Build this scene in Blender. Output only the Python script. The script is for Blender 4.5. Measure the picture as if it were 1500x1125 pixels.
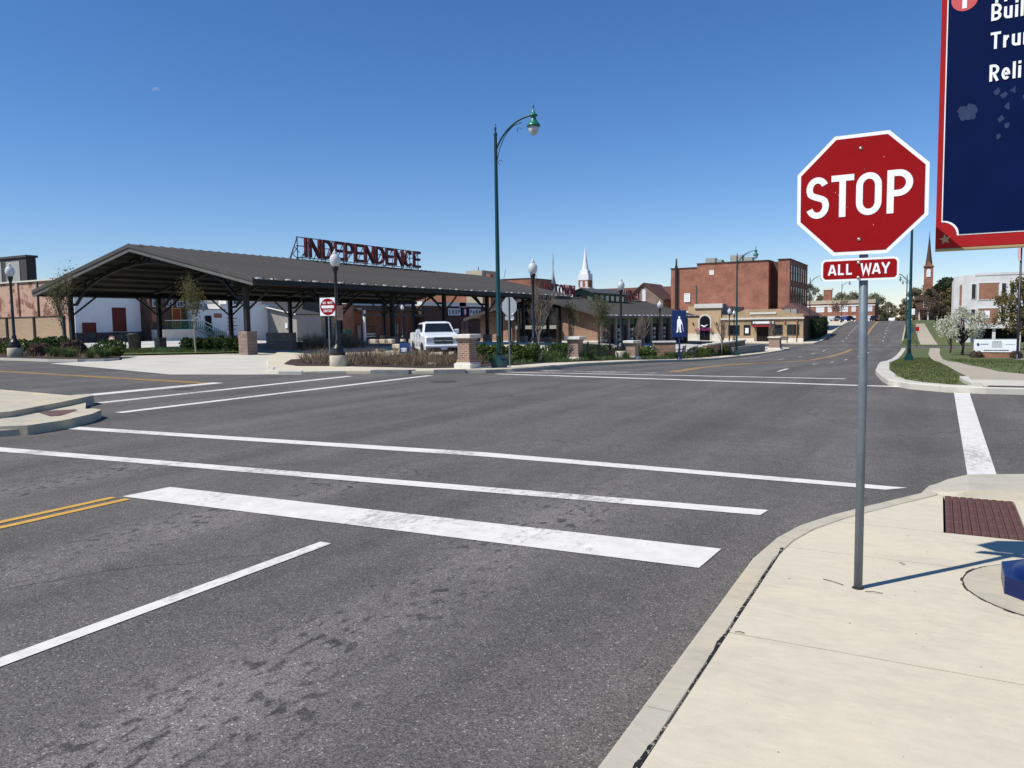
import bpy, bmesh, math, random
from mathutils import Vector, Matrix, Quaternion
R = math.radians
for o in list(bpy.data.objects): bpy.data.objects.remove(o)
scn = bpy.context.scene
col = scn.collection
# ------------------------------------------------------------------ camera, sky, sun, exposure
CAMZ = 1.82
cd = bpy.data.cameras.new('camera'); cam = bpy.data.objects.new('camera', cd); col.objects.link(cam)
cd.sensor_width = 36; cd.lens = 36*1127/1500; cd.clip_start = .05; cd.clip_end = 6000
cam.matrix_world = Matrix.Translation((0,0,CAMZ)) @ Matrix.Rotation(R(29),4,'Z') @ Matrix.Rotation(R(85.5),4,'X') @ Matrix.Rotation(R(-.9),4,'Z')
scn.camera = cam
SUN_AZ, SUN_EL = 37., 52.
w = bpy.data.worlds.new('World'); scn.world = w; w.use_nodes = True
nt = w.node_tree; bg = nt.nodes['Background']
sky = nt.nodes.new('ShaderNodeTexSky'); sky.sky_type = 'NISHITA'; sky.sun_disc = False
sky.sun_elevation = R(SUN_EL); sky.sun_rotation = R(180+SUN_AZ)
sky.air_density = 1.0; sky.dust_density = 0.0; sky.ozone_density = 5.0; sky.altitude = 300
hs = nt.nodes.new('ShaderNodeHueSaturation'); hs.inputs['Saturation'].default_value = 1.2
tn = nt.nodes.new('ShaderNodeVectorMath'); tn.operation = 'MULTIPLY'; tn.inputs[1].default_value = (1.0,.955,1.05)      # clear spring air, a little bluer
nt.links.new(sky.outputs[0], hs.inputs['Color']); nt.links.new(hs.outputs[0], tn.inputs[0]); nt.links.new(tn.outputs[0], bg.inputs[0]); bg.inputs[1].default_value = .097
sl = bpy.data.lights.new('sun','SUN'); so = bpy.data.objects.new('sun', sl); col.objects.link(so)
sl.energy = 4.4; sl.angle = R(.53); sl.color = (1,.955,.88)
sd = Vector((math.sin(R(SUN_AZ))*math.cos(R(SUN_EL)), math.cos(R(SUN_AZ))*math.cos(R(SUN_EL)), -math.sin(R(SUN_EL))))
so.rotation_euler = sd.to_track_quat('-Z','Y').to_euler(); so.location = (-40,-50,80)
scn.view_settings.view_transform = 'Standard'; scn.view_settings.look = 'None'
scn.view_settings.gamma = 1; scn.view_settings.exposure = 0.3; scn.view_settings.use_curve_mapping = False
scn.render.engine = 'CYCLES'; scn.render.resolution_x = 1024; scn.render.resolution_y = 768

# ------------------------------------------------------------------ terrain heights
KY=[-1500,0,24,32,42,52,64,77,92,107,122,152,182,207,227,262,332,452,1800]
KZ=[0,0,0,-.15,-.5,-.95,-1.4,-1.7,-1.85,-1.8,-1.55,-.75,.2,.85,.9,-.2,-5,-10,-10]
SX=[-1800,-60,-40,-18,1800]; SR=[.55,.5,.35,0,0]
SY=[-1500,0,55,80,110,150,227,262,332,1800]; SZ=[0,0,0,-1.0,-1.75,-.8,.9,-.2,-5,-10]
def interp(x, xs, ys):
    if x <= xs[0]: return ys[0]
    for i in range(1,len(xs)):
        if x <= xs[i]:
            f=(x-xs[i-1])/(xs[i]-xs[i-1]); return ys[i-1]+(ys[i]-ys[i-1])*f
    return ys[-1]
def tz(X,Y):
    k=min(1,max(0,(-24-X)/8))
    return interp(Y,KY,KZ)*(1-k)+k*interp(Y,SY,SZ)+interp(X,SX,SR)
MOON=(-2619.8,1977.9,900.6)
CUTY=sorted(set(KY[1:-1]+SY[1:-1])); CUTX=[-60,-40,-32,-28,-24,-18]

# ------------------------------------------------------------------ materials
M={}
def nn(t,typ,**kw):
    n=t.nodes.new(typ)
    for k,v in kw.items():
        if isinstance(k,str) and hasattr(n,k): setattr(n,k,v)
    return n
def mat(name, c, rough=.8, var=.12, scale=3., detail=5, c2=None, bump=0, bscale=60, metal=0, spec=.3, thr=None, stretch=(1,1,1), fine=0, fscale=120, coord='Object', trans=0, coat=0):
    m=bpy.data.materials.new(name); m.use_nodes=True; t=m.node_tree; b=t.nodes['Principled BSDF']
    b.inputs['Roughness'].default_value=rough; b.inputs['Metallic'].default_value=metal; b.inputs['Specular IOR Level'].default_value=spec
    if coat: b.inputs['Coat Weight'].default_value=coat; b.inputs['Coat Roughness'].default_value=.08
    tc=t.nodes.new('ShaderNodeTexCoord'); mp=t.nodes.new('ShaderNodeMapping'); mp.inputs['Scale'].default_value=stretch
    t.links.new(tc.outputs[coord],mp.inputs[0])
    n=t.nodes.new('ShaderNodeTexNoise'); n.inputs['Scale'].default_value=scale; n.inputs['Detail'].default_value=detail; n.inputs['Roughness'].default_value=.6
    t.links.new(mp.outputs[0],n.inputs[0])
    rmp=t.nodes.new('ShaderNodeValToRGB')
    lo,hi=thr if thr else (.3,.7)
    rmp.color_ramp.elements[0].position=lo; rmp.color_ramp.elements[1].position=hi
    a=c2 if c2 else tuple(x*(1-var) for x in c); d=c if c2 else tuple(min(1,x*(1+var)) for x in c)
    rmp.color_ramp.elements[0].color=(*a,1); rmp.color_ramp.elements[1].color=(*d,1)
    t.links.new(n.outputs[0],rmp.inputs[0]); out=rmp.outputs[0]
    if fine:
        f=t.nodes.new('ShaderNodeTexNoise'); f.inputs['Scale'].default_value=fscale; f.inputs['Detail'].default_value=2
        t.links.new(mp.outputs[0],f.inputs[0])
        mr=t.nodes.new('ShaderNodeMapRange'); mr.inputs[1].default_value=.3; mr.inputs[2].default_value=.7; mr.inputs[3].default_value=1-fine; mr.inputs[4].default_value=1+fine
        t.links.new(f.outputs[0],mr.inputs[0])
        mx=t.nodes.new('ShaderNodeVectorMath'); mx.operation='SCALE'; t.links.new(out,mx.inputs[0]); t.links.new(mr.outputs[0],mx.inputs['Scale']); out=mx.outputs[0]
    t.links.new(out,b.inputs['Base Color'])
    if bump:
        bn=t.nodes.new('ShaderNodeTexNoise'); bn.inputs['Scale'].default_value=bscale; bn.inputs['Detail'].default_value=3
        t.links.new(mp.outputs[0],bn.inputs[0]); bp=t.nodes.new('ShaderNodeBump'); bp.inputs['Strength'].default_value=bump; bp.inputs['Distance'].default_value=.01
        t.links.new(bn.outputs[0],bp.inputs['Height']); t.links.new(bp.outputs[0],b.inputs['Normal'])
    if trans:
        tr=t.nodes.new('ShaderNodeBsdfTranslucent'); t.links.new(out,tr.inputs[0]); ms=t.nodes.new('ShaderNodeMixShader'); ms.inputs[0].default_value=trans
        t.links.new(b.outputs[0],ms.inputs[1]); t.links.new(tr.outputs[0],ms.inputs[2]); t.links.new(ms.outputs[0],t.nodes['Material Output'].inputs[0])
    M[name]=m; return m
def brick(name, c1, c2, mortar, bw=.215, bh=.075, ms=.012, rough=.9, var=.25, stains=None, sscale=.5, sthr=(.5,.62), bias=0):
    m=bpy.data.materials.new(name); m.use_nodes=True; t=m.node_tree; b=t.nodes['Principled BSDF']; b.inputs['Roughness'].default_value=rough; b.inputs['Specular IOR Level'].default_value=.2
    uv=t.nodes.new('ShaderNodeTexCoord'); br=t.nodes.new('ShaderNodeTexBrick')
    br.inputs['Scale'].default_value=1; br.inputs['Brick Width'].default_value=bw; br.inputs['Row Height'].default_value=bh; br.inputs['Mortar Size'].default_value=ms; br.inputs['Mortar Smooth'].default_value=.2; br.inputs['Bias'].default_value=bias
    br.inputs['Color1'].default_value=(*c1,1); br.inputs['Color2'].default_value=(*c2,1); br.inputs['Mortar'].default_value=(*mortar,1)
    t.links.new(uv.outputs['UV'],br.inputs[0])
    n=t.nodes.new('ShaderNodeTexNoise'); n.inputs['Scale'].default_value=sscale; n.inputs['Detail'].default_value=8; n.inputs['Roughness'].default_value=.65; t.links.new(uv.outputs['UV'],n.inputs[0])
    out=br.outputs[0]
    if stains:
        r=t.nodes.new('ShaderNodeMapRange'); r.inputs[1].default_value=sthr[0]; r.inputs[2].default_value=sthr[1]; t.links.new(n.outputs[0],r.inputs[0])
        mx=t.nodes.new('ShaderNodeMix'); mx.data_type='RGBA'; t.links.new(r.outputs[0],mx.inputs[0]); t.links.new(out,mx.inputs[6]); mx.inputs[7].default_value=(*stains,1); out=mx.outputs[2]
    else:
        r=t.nodes.new('ShaderNodeMapRange'); r.inputs[1].default_value=.3; r.inputs[2].default_value=.7; r.inputs[3].default_value=1-var; r.inputs[4].default_value=1+var; t.links.new(n.outputs[0],r.inputs[0])
        mx=t.nodes.new('ShaderNodeVectorMath'); mx.operation='SCALE'; t.links.new(out,mx.inputs[0]); t.links.new(r.outputs[0],mx.inputs['Scale']); out=mx.outputs[0]
    t.links.new(out,b.inputs['Base Color'])
    bp=t.nodes.new('ShaderNodeBump'); bp.inputs['Strength'].default_value=.5; bp.inputs['Distance'].default_value=.01; bp.invert=True
    t.links.new(br.outputs['Fac'],bp.inputs['Height']); t.links.new(bp.outputs[0],b.inputs['Normal'])
    M[name]=m; return m
def glass(name,c=(.01,.013,.016),rough=.06):
    m=mat(name,c,rough=rough,var=.2,scale=.4,spec=.5); return m

def asphalt():
    m=bpy.data.materials.new('asphalt'); m.use_nodes=True; t=m.node_tree; b=t.nodes['Principled BSDF']; b.inputs['Roughness'].default_value=.9; b.inputs['Specular IOR Level'].default_value=.25
    L=t.links.new; tc=t.nodes.new('ShaderNodeTexCoord')
    def noise(s,d,st=(1,1,1),ro=.6):
        mp=t.nodes.new('ShaderNodeMapping'); mp.inputs['Scale'].default_value=st; L(tc.outputs['Object'],mp.inputs[0])
        n=t.nodes.new('ShaderNodeTexNoise'); n.inputs['Scale'].default_value=s; n.inputs['Detail'].default_value=d; n.inputs['Roughness'].default_value=ro; L(mp.outputs[0],n.inputs[0]); return n.outputs[0]
    def mr(x,a,b_,c,d):
        r=t.nodes.new('ShaderNodeMapRange'); r.inputs[1].default_value=a; r.inputs[2].default_value=b_; r.inputs[3].default_value=c; r.inputs[4].default_value=d; L(x,r.inputs[0]); return r.outputs[0]
    def mul(x,y):
        q=t.nodes.new('ShaderNodeMath'); q.operation='MULTIPLY'; L(x,q.inputs[0]); L(y,q.inputs[1]); return q.outputs[0]
    vor=t.nodes.new('ShaderNodeTexVoronoi'); vor.inputs['Scale'].default_value=125; L(tc.outputs['Object'],vor.inputs[0])
    sep=t.nodes.new('ShaderNodeSeparateColor'); L(vor.outputs['Color'],sep.inputs[0])
    agg=mr(sep.outputs[0],0,1,.5,1.5)                       # single stones of the aggregate
    chip=mr(sep.outputs[1],.95,.97,1,2.2)                   # a few pale stones
    big=mr(noise(.35,6),.3,.7,.82,1.18)
    trk=mr(noise(.8,4,(1,.06,1)),.32,.68,.78,1.2)           # wheel wear drawn out along the traffic
    mid=mr(noise(5,6),.3,.7,.9,1.1)
    mk=t.nodes.new('ShaderNodeTexNoise'); mk.inputs['Scale'].default_value=6; mk.inputs['Detail'].default_value=3
    mpp=t.nodes.new('ShaderNodeMapping'); mpp.inputs['Scale'].default_value=(1.4,.5,1); L(tc.outputs['Object'],mpp.inputs[0]); L(mpp.outputs[0],mk.inputs[0])
    spots=mr(mk.outputs[0],.6,.68,1,.6)                    # small oil spots
    ar=mr(noise(.4,2,(1.2,.35,1)),.6,.7,0,.7)
    sp=t.nodes.new('ShaderNodeMix'); sp.data_type='FLOAT'; L(ar,sp.inputs[0]); sp.inputs[2].default_value=1; L(spots,sp.inputs[3])
    # thin cracks
    v2=t.nodes.new('ShaderNodeTexVoronoi'); v2.feature='DISTANCE_TO_EDGE'; v2.inputs['Scale'].default_value=.22
    wob=t.nodes.new('ShaderNodeVectorMath'); wob.operation='ADD'; nz=t.nodes.new('ShaderNodeTexNoise'); nz.inputs['Scale'].default_value=1.2; nz.inputs['Detail'].default_value=5; L(tc.outputs['Object'],nz.inputs[0]); L(tc.outputs['Object'],wob.inputs[0]); L(nz.outputs[1],wob.inputs[1]); L(wob.outputs[0],v2.inputs[0])
    crk=mr(v2.outputs['Distance'],.0015,.004,.6,1); ca=mr(noise(.12,2),.5,.56,0,1)
    cm=t.nodes.new('ShaderNodeMix'); cm.data_type='FLOAT'; L(ca,cm.inputs[0]); cm.inputs[2].default_value=1; L(crk,cm.inputs[3])
    # dusty band with drips down the middle of each near lane
    sx=t.nodes.new('ShaderNodeSeparateXYZ'); L(tc.outputs['Object'],sx.inputs[0])
    def m2(op,a,b):
        q=t.nodes.new('ShaderNodeMath'); q.operation=op
        if isinstance(a,float): q.inputs[0].default_value=a
        else: L(a,q.inputs[0])
        if isinstance(b,float): q.inputs[1].default_value=b
        else: L(b,q.inputs[1])
        return q.outputs[0]
    wobx=m2('ADD',sx.outputs[0],mr(noise(.5,3),.3,.7,-.25,.25))
    ph=m2('ABSOLUTE',m2('SUBTRACT',m2('MODULO',m2('ADD',wobx,65.0+1.55),3.1),1.55),0.0)      # 0 at the lane centres
    band=mul(mr(ph,.2,.75,1,0),mr(sx.outputs[1],6.5,9,1,0))
    n3=t.nodes.new('ShaderNodeTexNoise'); n3.inputs['Scale'].default_value=9; n3.inputs['Detail'].default_value=4; mp3=t.nodes.new('ShaderNodeMapping'); mp3.inputs['Scale'].default_value=(1.5,.8,1); L(tc.outputs['Object'],mp3.inputs[0]); L(mp3.outputs[0],n3.inputs[0])
    drip=m2('SUBTRACT',1.0,mul(mul(mr(n3.outputs[0],.54,.62,0,.6),band),mr(noise(.9,2),.4,.52,.25,1)))
    dust=m2('ADD',1.0,mul(band,mr(noise(1.3,4),.3,.7,.08,.34)))
    f=mul(mul(mul(mul(agg,chip),mul(big,trk)),mul(mul(mid,sp.outputs[0]),cm.outputs[0])),mul(drip,dust))
    sc=t.nodes.new('ShaderNodeVectorMath'); sc.operation='SCALE'; sc.inputs[0].default_value=(.106,.0975,.0885); L(f,sc.inputs['Scale']); L(sc.outputs[0],b.inputs['Base Color'])
    bp=t.nodes.new('ShaderNodeBump'); bp.inputs['Strength'].default_value=.5; bp.inputs['Distance'].default_value=.006; L(vor.outputs['Distance'],bp.inputs['Height']); L(bp.outputs[0],b.inputs['Normal'])
    M['asphalt']=m
asphalt()
def paint(name,c,wear=(.58,.66),base=(.1,.092,.085)):
    m=bpy.data.materials.new(name); m.use_nodes=True; t=m.node_tree; b=t.nodes['Principled BSDF']; b.inputs['Roughness'].default_value=.7; L=t.links.new
    tc=t.nodes.new('ShaderNodeTexCoord')
    def noise(s,d,st=(1,1,1)):
        mp=t.nodes.new('ShaderNodeMapping'); mp.inputs['Scale'].default_value=st; L(tc.outputs['Object'],mp.inputs[0])
        n=t.nodes.new('ShaderNodeTexNoise'); n.inputs['Scale'].default_value=s; n.inputs['Detail'].default_value=d; n.inputs['Roughness'].default_value=.7; L(mp.outputs[0],n.inputs[0]); return n.outputs[0]
    a=noise(.7,2,(1,.35,1)); c_=noise(16,8,(1,.5,1))
    ad=t.nodes.new('ShaderNodeMath'); ad.operation='MULTIPLY_ADD'; L(c_,ad.inputs[0]); ad.inputs[1].default_value=.55; 
    sc=t.nodes.new('ShaderNodeMath'); sc.operation='MULTIPLY'; L(a,sc.inputs[0]); sc.inputs[1].default_value=.55; L(sc.outputs[0],ad.inputs[2])
    r=t.nodes.new('ShaderNodeMapRange'); r.inputs[1].default_value=wear[0]; r.inputs[2].default_value=wear[1]; L(ad.outputs[0],r.inputs[0])
    d=noise(4,6); dr=t.nodes.new('ShaderNodeMapRange'); dr.inputs[1].default_value=.3; dr.inputs[2].default_value=.7; dr.inputs[3].default_value=.82; dr.inputs[4].default_value=1.05; L(d,dr.inputs[0])
    pc=t.nodes.new('ShaderNodeVectorMath'); pc.operation='SCALE'; pc.inputs[0].default_value=c; L(dr.outputs[0],pc.inputs['Scale'])
    mx=t.nodes.new('ShaderNodeMix'); mx.data_type='RGBA'; L(r.outputs[0],mx.inputs[0]); L(pc.outputs[0],mx.inputs[6]); mx.inputs[7].default_value=(*base,1); L(mx.outputs[2],b.inputs['Base Color']); M[name]=m
paint('paint_white',(.70,.665,.60),wear=(.58,.76)); paint('paint_yellow',(.58,.33,.05),wear=(.56,.72)); paint('paint_faded',(.6,.59,.56),wear=(.5,.62))
def concrete(name,a,b_,c_):
    m=bpy.data.materials.new(name); m.use_nodes=True; t=m.node_tree; b=t.nodes['Principled BSDF']; b.inputs['Roughness'].default_value=.92; b.inputs['Specular IOR Level'].default_value=.2; L=t.links.new
    tc=t.nodes.new('ShaderNodeTexCoord')
    def noise(s,d,st=(1,1,1),ro=.6):
        mp=t.nodes.new('ShaderNodeMapping'); mp.inputs['Scale'].default_value=st; L(tc.outputs['Object'],mp.inputs[0])
        n=t.nodes.new('ShaderNodeTexNoise'); n.inputs['Scale'].default_value=s; n.inputs['Detail'].default_value=d; n.inputs['Roughness'].default_value=ro; L(mp.outputs[0],n.inputs[0]); return n.outputs[0]
    def mr(x,a_,b2,c,d):
        r=t.nodes.new('ShaderNodeMapRange'); r.inputs[1].default_value=a_; r.inputs[2].default_value=b2; r.inputs[3].default_value=c; r.inputs[4].default_value=d; L(x,r.inputs[0]); return r.outputs[0]
    mx=t.nodes.new('ShaderNodeMix'); mx.data_type='RGBA'; L(mr(noise(.9,7),.35,.65,0,1),mx.inputs[0]); mx.inputs[6].default_value=(*a,1); mx.inputs[7].default_value=(*b_,1)
    m2=t.nodes.new('ShaderNodeMix'); m2.data_type='RGBA'; L(mr(noise(2.2,9,(.8,1.2,1),.72),.5,.74,0,.8),m2.inputs[0]); L(mx.outputs[2],m2.inputs[6]); m2.inputs[7].default_value=(*c_,1)
    f=mr(noise(14,6,(.6,1.4,1)),.3,.7,.95,1.05); g=mr(noise(280,2),.3,.7,.9,1.1); k=mr(noise(55,3),.24,.3,.55,1)
    q=t.nodes.new('ShaderNodeMath'); q.operation='MULTIPLY'; L(f,q.inputs[0]); L(g,q.inputs[1]); q2=t.nodes.new('ShaderNodeMath'); q2.operation='MULTIPLY'; L(q.outputs[0],q2.inputs[0]); L(k,q2.inputs[1])
    sc=t.nodes.new('ShaderNodeVectorMath'); sc.operation='SCALE'; L(m2.outputs[2],sc.inputs[0]); L(q2.outputs[0],sc.inputs['Scale']); L(sc.outputs[0],b.inputs['Base Color'])
    bp=t.nodes.new('ShaderNodeBump'); bp.inputs['Strength'].default_value=.15; bp.inputs['Distance'].default_value=.005; L(noise(200,3),bp.inputs['Height']); L(bp.outputs[0],b.inputs['Normal']); M[name]=m
concrete('concrete',(.575,.505,.37),(.53,.48,.375),(.43,.395,.32))
concrete('concrete_kerb',(.50,.43,.305),(.41,.385,.32),(.29,.27,.225))
mat('concrete_white',(.55,.52,.44),.9,c2=(.45,.43,.37),scale=.6,detail=8,fine=.08,fscale=60)
mat('concrete_grey',(.5,.49,.45),.9,c2=(.41,.4,.375),scale=.5,detail=8,fine=.08,fscale=60)
mat('path_concrete',(.42,.36,.27),.9,c2=(.34,.295,.23),scale=1,detail=8)
mat('sealant',(.42,.38,.3),.85,c2=(.012,.012,.013),scale=34,detail=6,thr=(.54,.64))
mat('dark_gap',(.03,.028,.026),.95)
mat('tactile',(.13,.062,.052),.8,c2=(.08,.04,.036),scale=14,detail=5,fine=.2,fscale=200)
mat('tactile_far',(.14,.08,.07),.8,c2=(.10,.06,.055),scale=3,detail=5)
mat('grass_ground',(.115,.135,.045),.95,c2=(.07,.085,.032),scale=1.4,detail=9,fine=.3,fscale=30,bump=.5,bscale=60)
mat('blade',(.135,.16,.05),.8,c2=(.08,.10,.032),scale=.9,trans=.3)
mat('dirt',(.16,.14,.1),.95,c2=(.09,.1,.05),scale=.05,detail=9)
mat('mulch',(.075,.05,.04),.95,c2=(.022,.016,.014),scale=14,detail=8,bump=.8,bscale=40)
mat('tan_stucco',(.5,.355,.21),.9,var=.08,scale=1); mat('galv',(.17,.2,.22),.5,var=.15,scale=9,metal=.35,spec=.5)
mat('sign_red',(.27,.0055,.008),.6,var=.05,scale=14,fine=.05,fscale=140,spec=.08)
mat('sign_white',(.82,.83,.84),.45,var=.02,scale=10)
mat('sign_back',(.32,.35,.38),.5,var=.05,scale=4,metal=.3)
mat('bolt',(.5,.47,.44),.35,metal=.8)
mat('navy',(.0022,.0085,.05),.5,var=.12,scale=3,spec=.06)
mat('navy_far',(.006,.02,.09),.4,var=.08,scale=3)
mat('navy_paint',(.004,.012,.075),.3,var=.15,scale=8,spec=.35)
mat('sign_border_red',(.34,.015,.016),.55,spec=.1,var=.06,scale=6)
mat('badge_red',(.55,.09,.09),.5,var=.04)
mat('gold',(.35,.28,.14),.45,var=.1,metal=.2)
mat('scuff',(.03,.045,.1),.5,c2=(.012,.025,.085),scale=30)
mat('green_pole',(.0025,.038,.038),.35,var=.1,scale=3,spec=.5)
mat('green_lantern',(.012,.15,.10),.35,var=.1,scale=3,spec=.5)
mat('black_metal',(.011,.011,.012),.4,var=.15,scale=4,spec=.5)
mat('steel_dark',(.017,.0165,.016),.6,var=.2,scale=2)
mat('steel_brown',(.05,.047,.042),.6,var=.2,scale=2)
mat('fascia',(.15,.145,.13),.6,c2=(.09,.088,.082),scale=.8)
mat('roof_metal',(.108,.098,.089),.5,c2=(.085,.078,.072),scale=.5,detail=6,metal=.1,spec=.35)
mat('roof_metal2',(.085,.078,.066),.6,c2=(.065,.06,.052),scale=.6,detail=6)
mat('bright_metal',(.72,.72,.7),.35,var=.05,metal=.2)
mat('letter_red',(.115,.012,.014),.5,var=.12,scale=3)
mat('ceiling_shade',(.035,.033,.03),.8,var=.2)
mat('purlin',(.10,.094,.08),.7,var=.15)
mat('globe',(.7,.72,.73),.08,var=.1,scale=5,spec=.7,trans=.3)
mat('white_paint',(.74,.75,.76),.7,var=.05,scale=1)
mat('white_stucco',(.72,.71,.68),.9,c2=(.56,.55,.52),scale=.6,detail=8)
mat('offwhite_trim',(.75,.73,.68),.8,var=.06)
mat('cap_stone',(.70,.67,.59),.85,c2=(.58,.55,.48),scale=3)
mat('red_door',(.12,.018,.014),.6,var=.1)
mat('yellow_trim',(.5,.33,.06),.7,var=.1)
mat('orange_door',(.3,.05,.015),.6,var=.1)
mat('green_rail',(.012,.075,.055),.5,var=.1)
mat('green_wall',(.075,.13,.098),.8,var=.12,stretch=(1,1,.2))
mat('beige',(.30,.25,.15),.9,var=.12,scale=.8)
mat('wood',(.25,.19,.13),.9,var=.2,scale=1.2,stretch=(1,1,6))
mat('wood_fence',(.34,.245,.155),.9,var=.18,scale=1.5,stretch=(.4,.4,8))
mat('grey_wood',(.3,.28,.25),.9,var=.2,scale=1.2,stretch=(5,5,.5))
mat('roof_dark',(.06,.058,.056),.9,var=.2)
mat('roof_shingle',(.085,.05,.04),.9,var=.2,scale=2)
mat('shingle_red',(.10,.05,.042),.9,var=.2,scale=2)
mat('ac_metal',(.33,.34,.3),.6,var=.08)
mat('tan_metal',(.42,.36,.27),.8,var=.06)
mat('trash',(.03,.03,.032),.6)
mat('awning_red',(.3,.02,.03),.7,var=.1)
mat('flowers',(.35,.03,.06),.8,c2=(.12,.03,.2),scale=12)
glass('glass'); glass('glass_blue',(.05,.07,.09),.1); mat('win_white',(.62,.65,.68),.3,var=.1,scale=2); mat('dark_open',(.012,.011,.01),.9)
mat('tyre',(.02,.02,.02),.85); mat('chrome',(.5,.5,.5),.2,metal=.9); mat('car_white',(.78,.8,.81),.25,var=.01,coat=.6,spec=.5); mat('car_dark',(.012,.013,.016),.25,coat=.6); mat('car_blue',(.02,.06,.2),.25,coat=.6); mat('car_silver',(.4,.42,.44),.3,coat=.6); mat('headlamp',(.45,.47,.48),.12,var=.1,scale=12,spec=.7)
mat('plate',(.5,.52,.55),.5); mat('flag_red',(.45,.03,.04),.8); mat('stone_dark',(.2,.2,.2),.9,var=.2)
brick('brick_red',(.325,.122,.074),(.25,.088,.055),(.29,.165,.122),var=.32)
brick('brick_pier',(.31,.165,.115),(.2,.1,.075),(.45,.385,.31),bw=.21,bh=.085,ms=.014)
brick('brick_brown',(.13,.065,.045),(.09,.045,.033),(.13,.09,.07))
brick('brick_market',(.37,.205,.135),(.25,.13,.088),(.36,.26,.19))
brick('brick_paintworn',(.24,.085,.06),(.2,.07,.05),(.26,.16,.12),stains=(.50,.33,.245),sscale=.8,sthr=(.40,.5))
brick('brick_tan',(.45,.325,.19),(.32,.21,.115),(.40,.31,.21))
brick('stone_block',(.30,.225,.18),(.21,.155,.13),(.17,.13,.11),bw=.42,bh=.2,ms=.012)
brick('stone_rough',(.11,.105,.1),(.075,.07,.07),(.05,.05,.05),bw=.5,bh=.32,ms=.02)
brick('brick_grey',(.22,.155,.125),(.16,.11,.09),(.24,.19,.16))
brick('brick_office',(.34,.15,.085),(.28,.115,.065),(.33,.2,.14))
# foliage
mat('leaf_bush',(.115,.155,.03),.7,c2=(.05,.08,.018),scale=4,trans=.3)
mat('leaf_box',(.055,.095,.02),.65,c2=(.025,.05,.012),scale=5,trans=.25)
mat('leaf_spring',(.15,.145,.05),.75,c2=(.085,.09,.03),scale=3,trans=.4)
mat('leaf_far',(.28,.265,.15),.8,c2=(.19,.19,.105),scale=.8,trans=.35)  # paled in the colour to stand for distance haze
mat('leaf_far2',(.32,.27,.16),.8,c2=(.22,.19,.115),scale=.8,trans=.35)  # browner far leaves, distance haze put into the colour too
mat('leaf_dark',(.05,.07,.028),.8,c2=(.025,.04,.016),scale=.8,trans=.25)
mat('leaf_bronze',(.23,.19,.07),.75,c2=(.14,.115,.045),scale=1.2,trans=.35)
mat('leaf_plum',(.22,.145,.11),.8,c2=(.12,.075,.058),scale=1.5,trans=.3)
mat('blossom',(.74,.72,.62),.7,c2=(.42,.44,.28),scale=5,trans=.35)
mat('bark',(.22,.175,.145),.95,var=.3,scale=6,stretch=(1,1,.3)); mat('bark_dark',(.05,.038,.03),.95,var=.3,scale=6); mat('bark_pale',(.30,.255,.2),.95,var=.2,scale=6)
mat('dry_stem',(.30,.225,.14),.9,c2=(.16,.115,.075),scale=3,trans=.2); mat('dry_dark',(.10,.065,.05),.9,c2=(.05,.035,.03),scale=3)
mat('green_tuft',(.10,.15,.045),.8,c2=(.055,.09,.03),scale=2,trans=.3)
mat('dandelion',(.75,.55,.03),.7)
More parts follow.
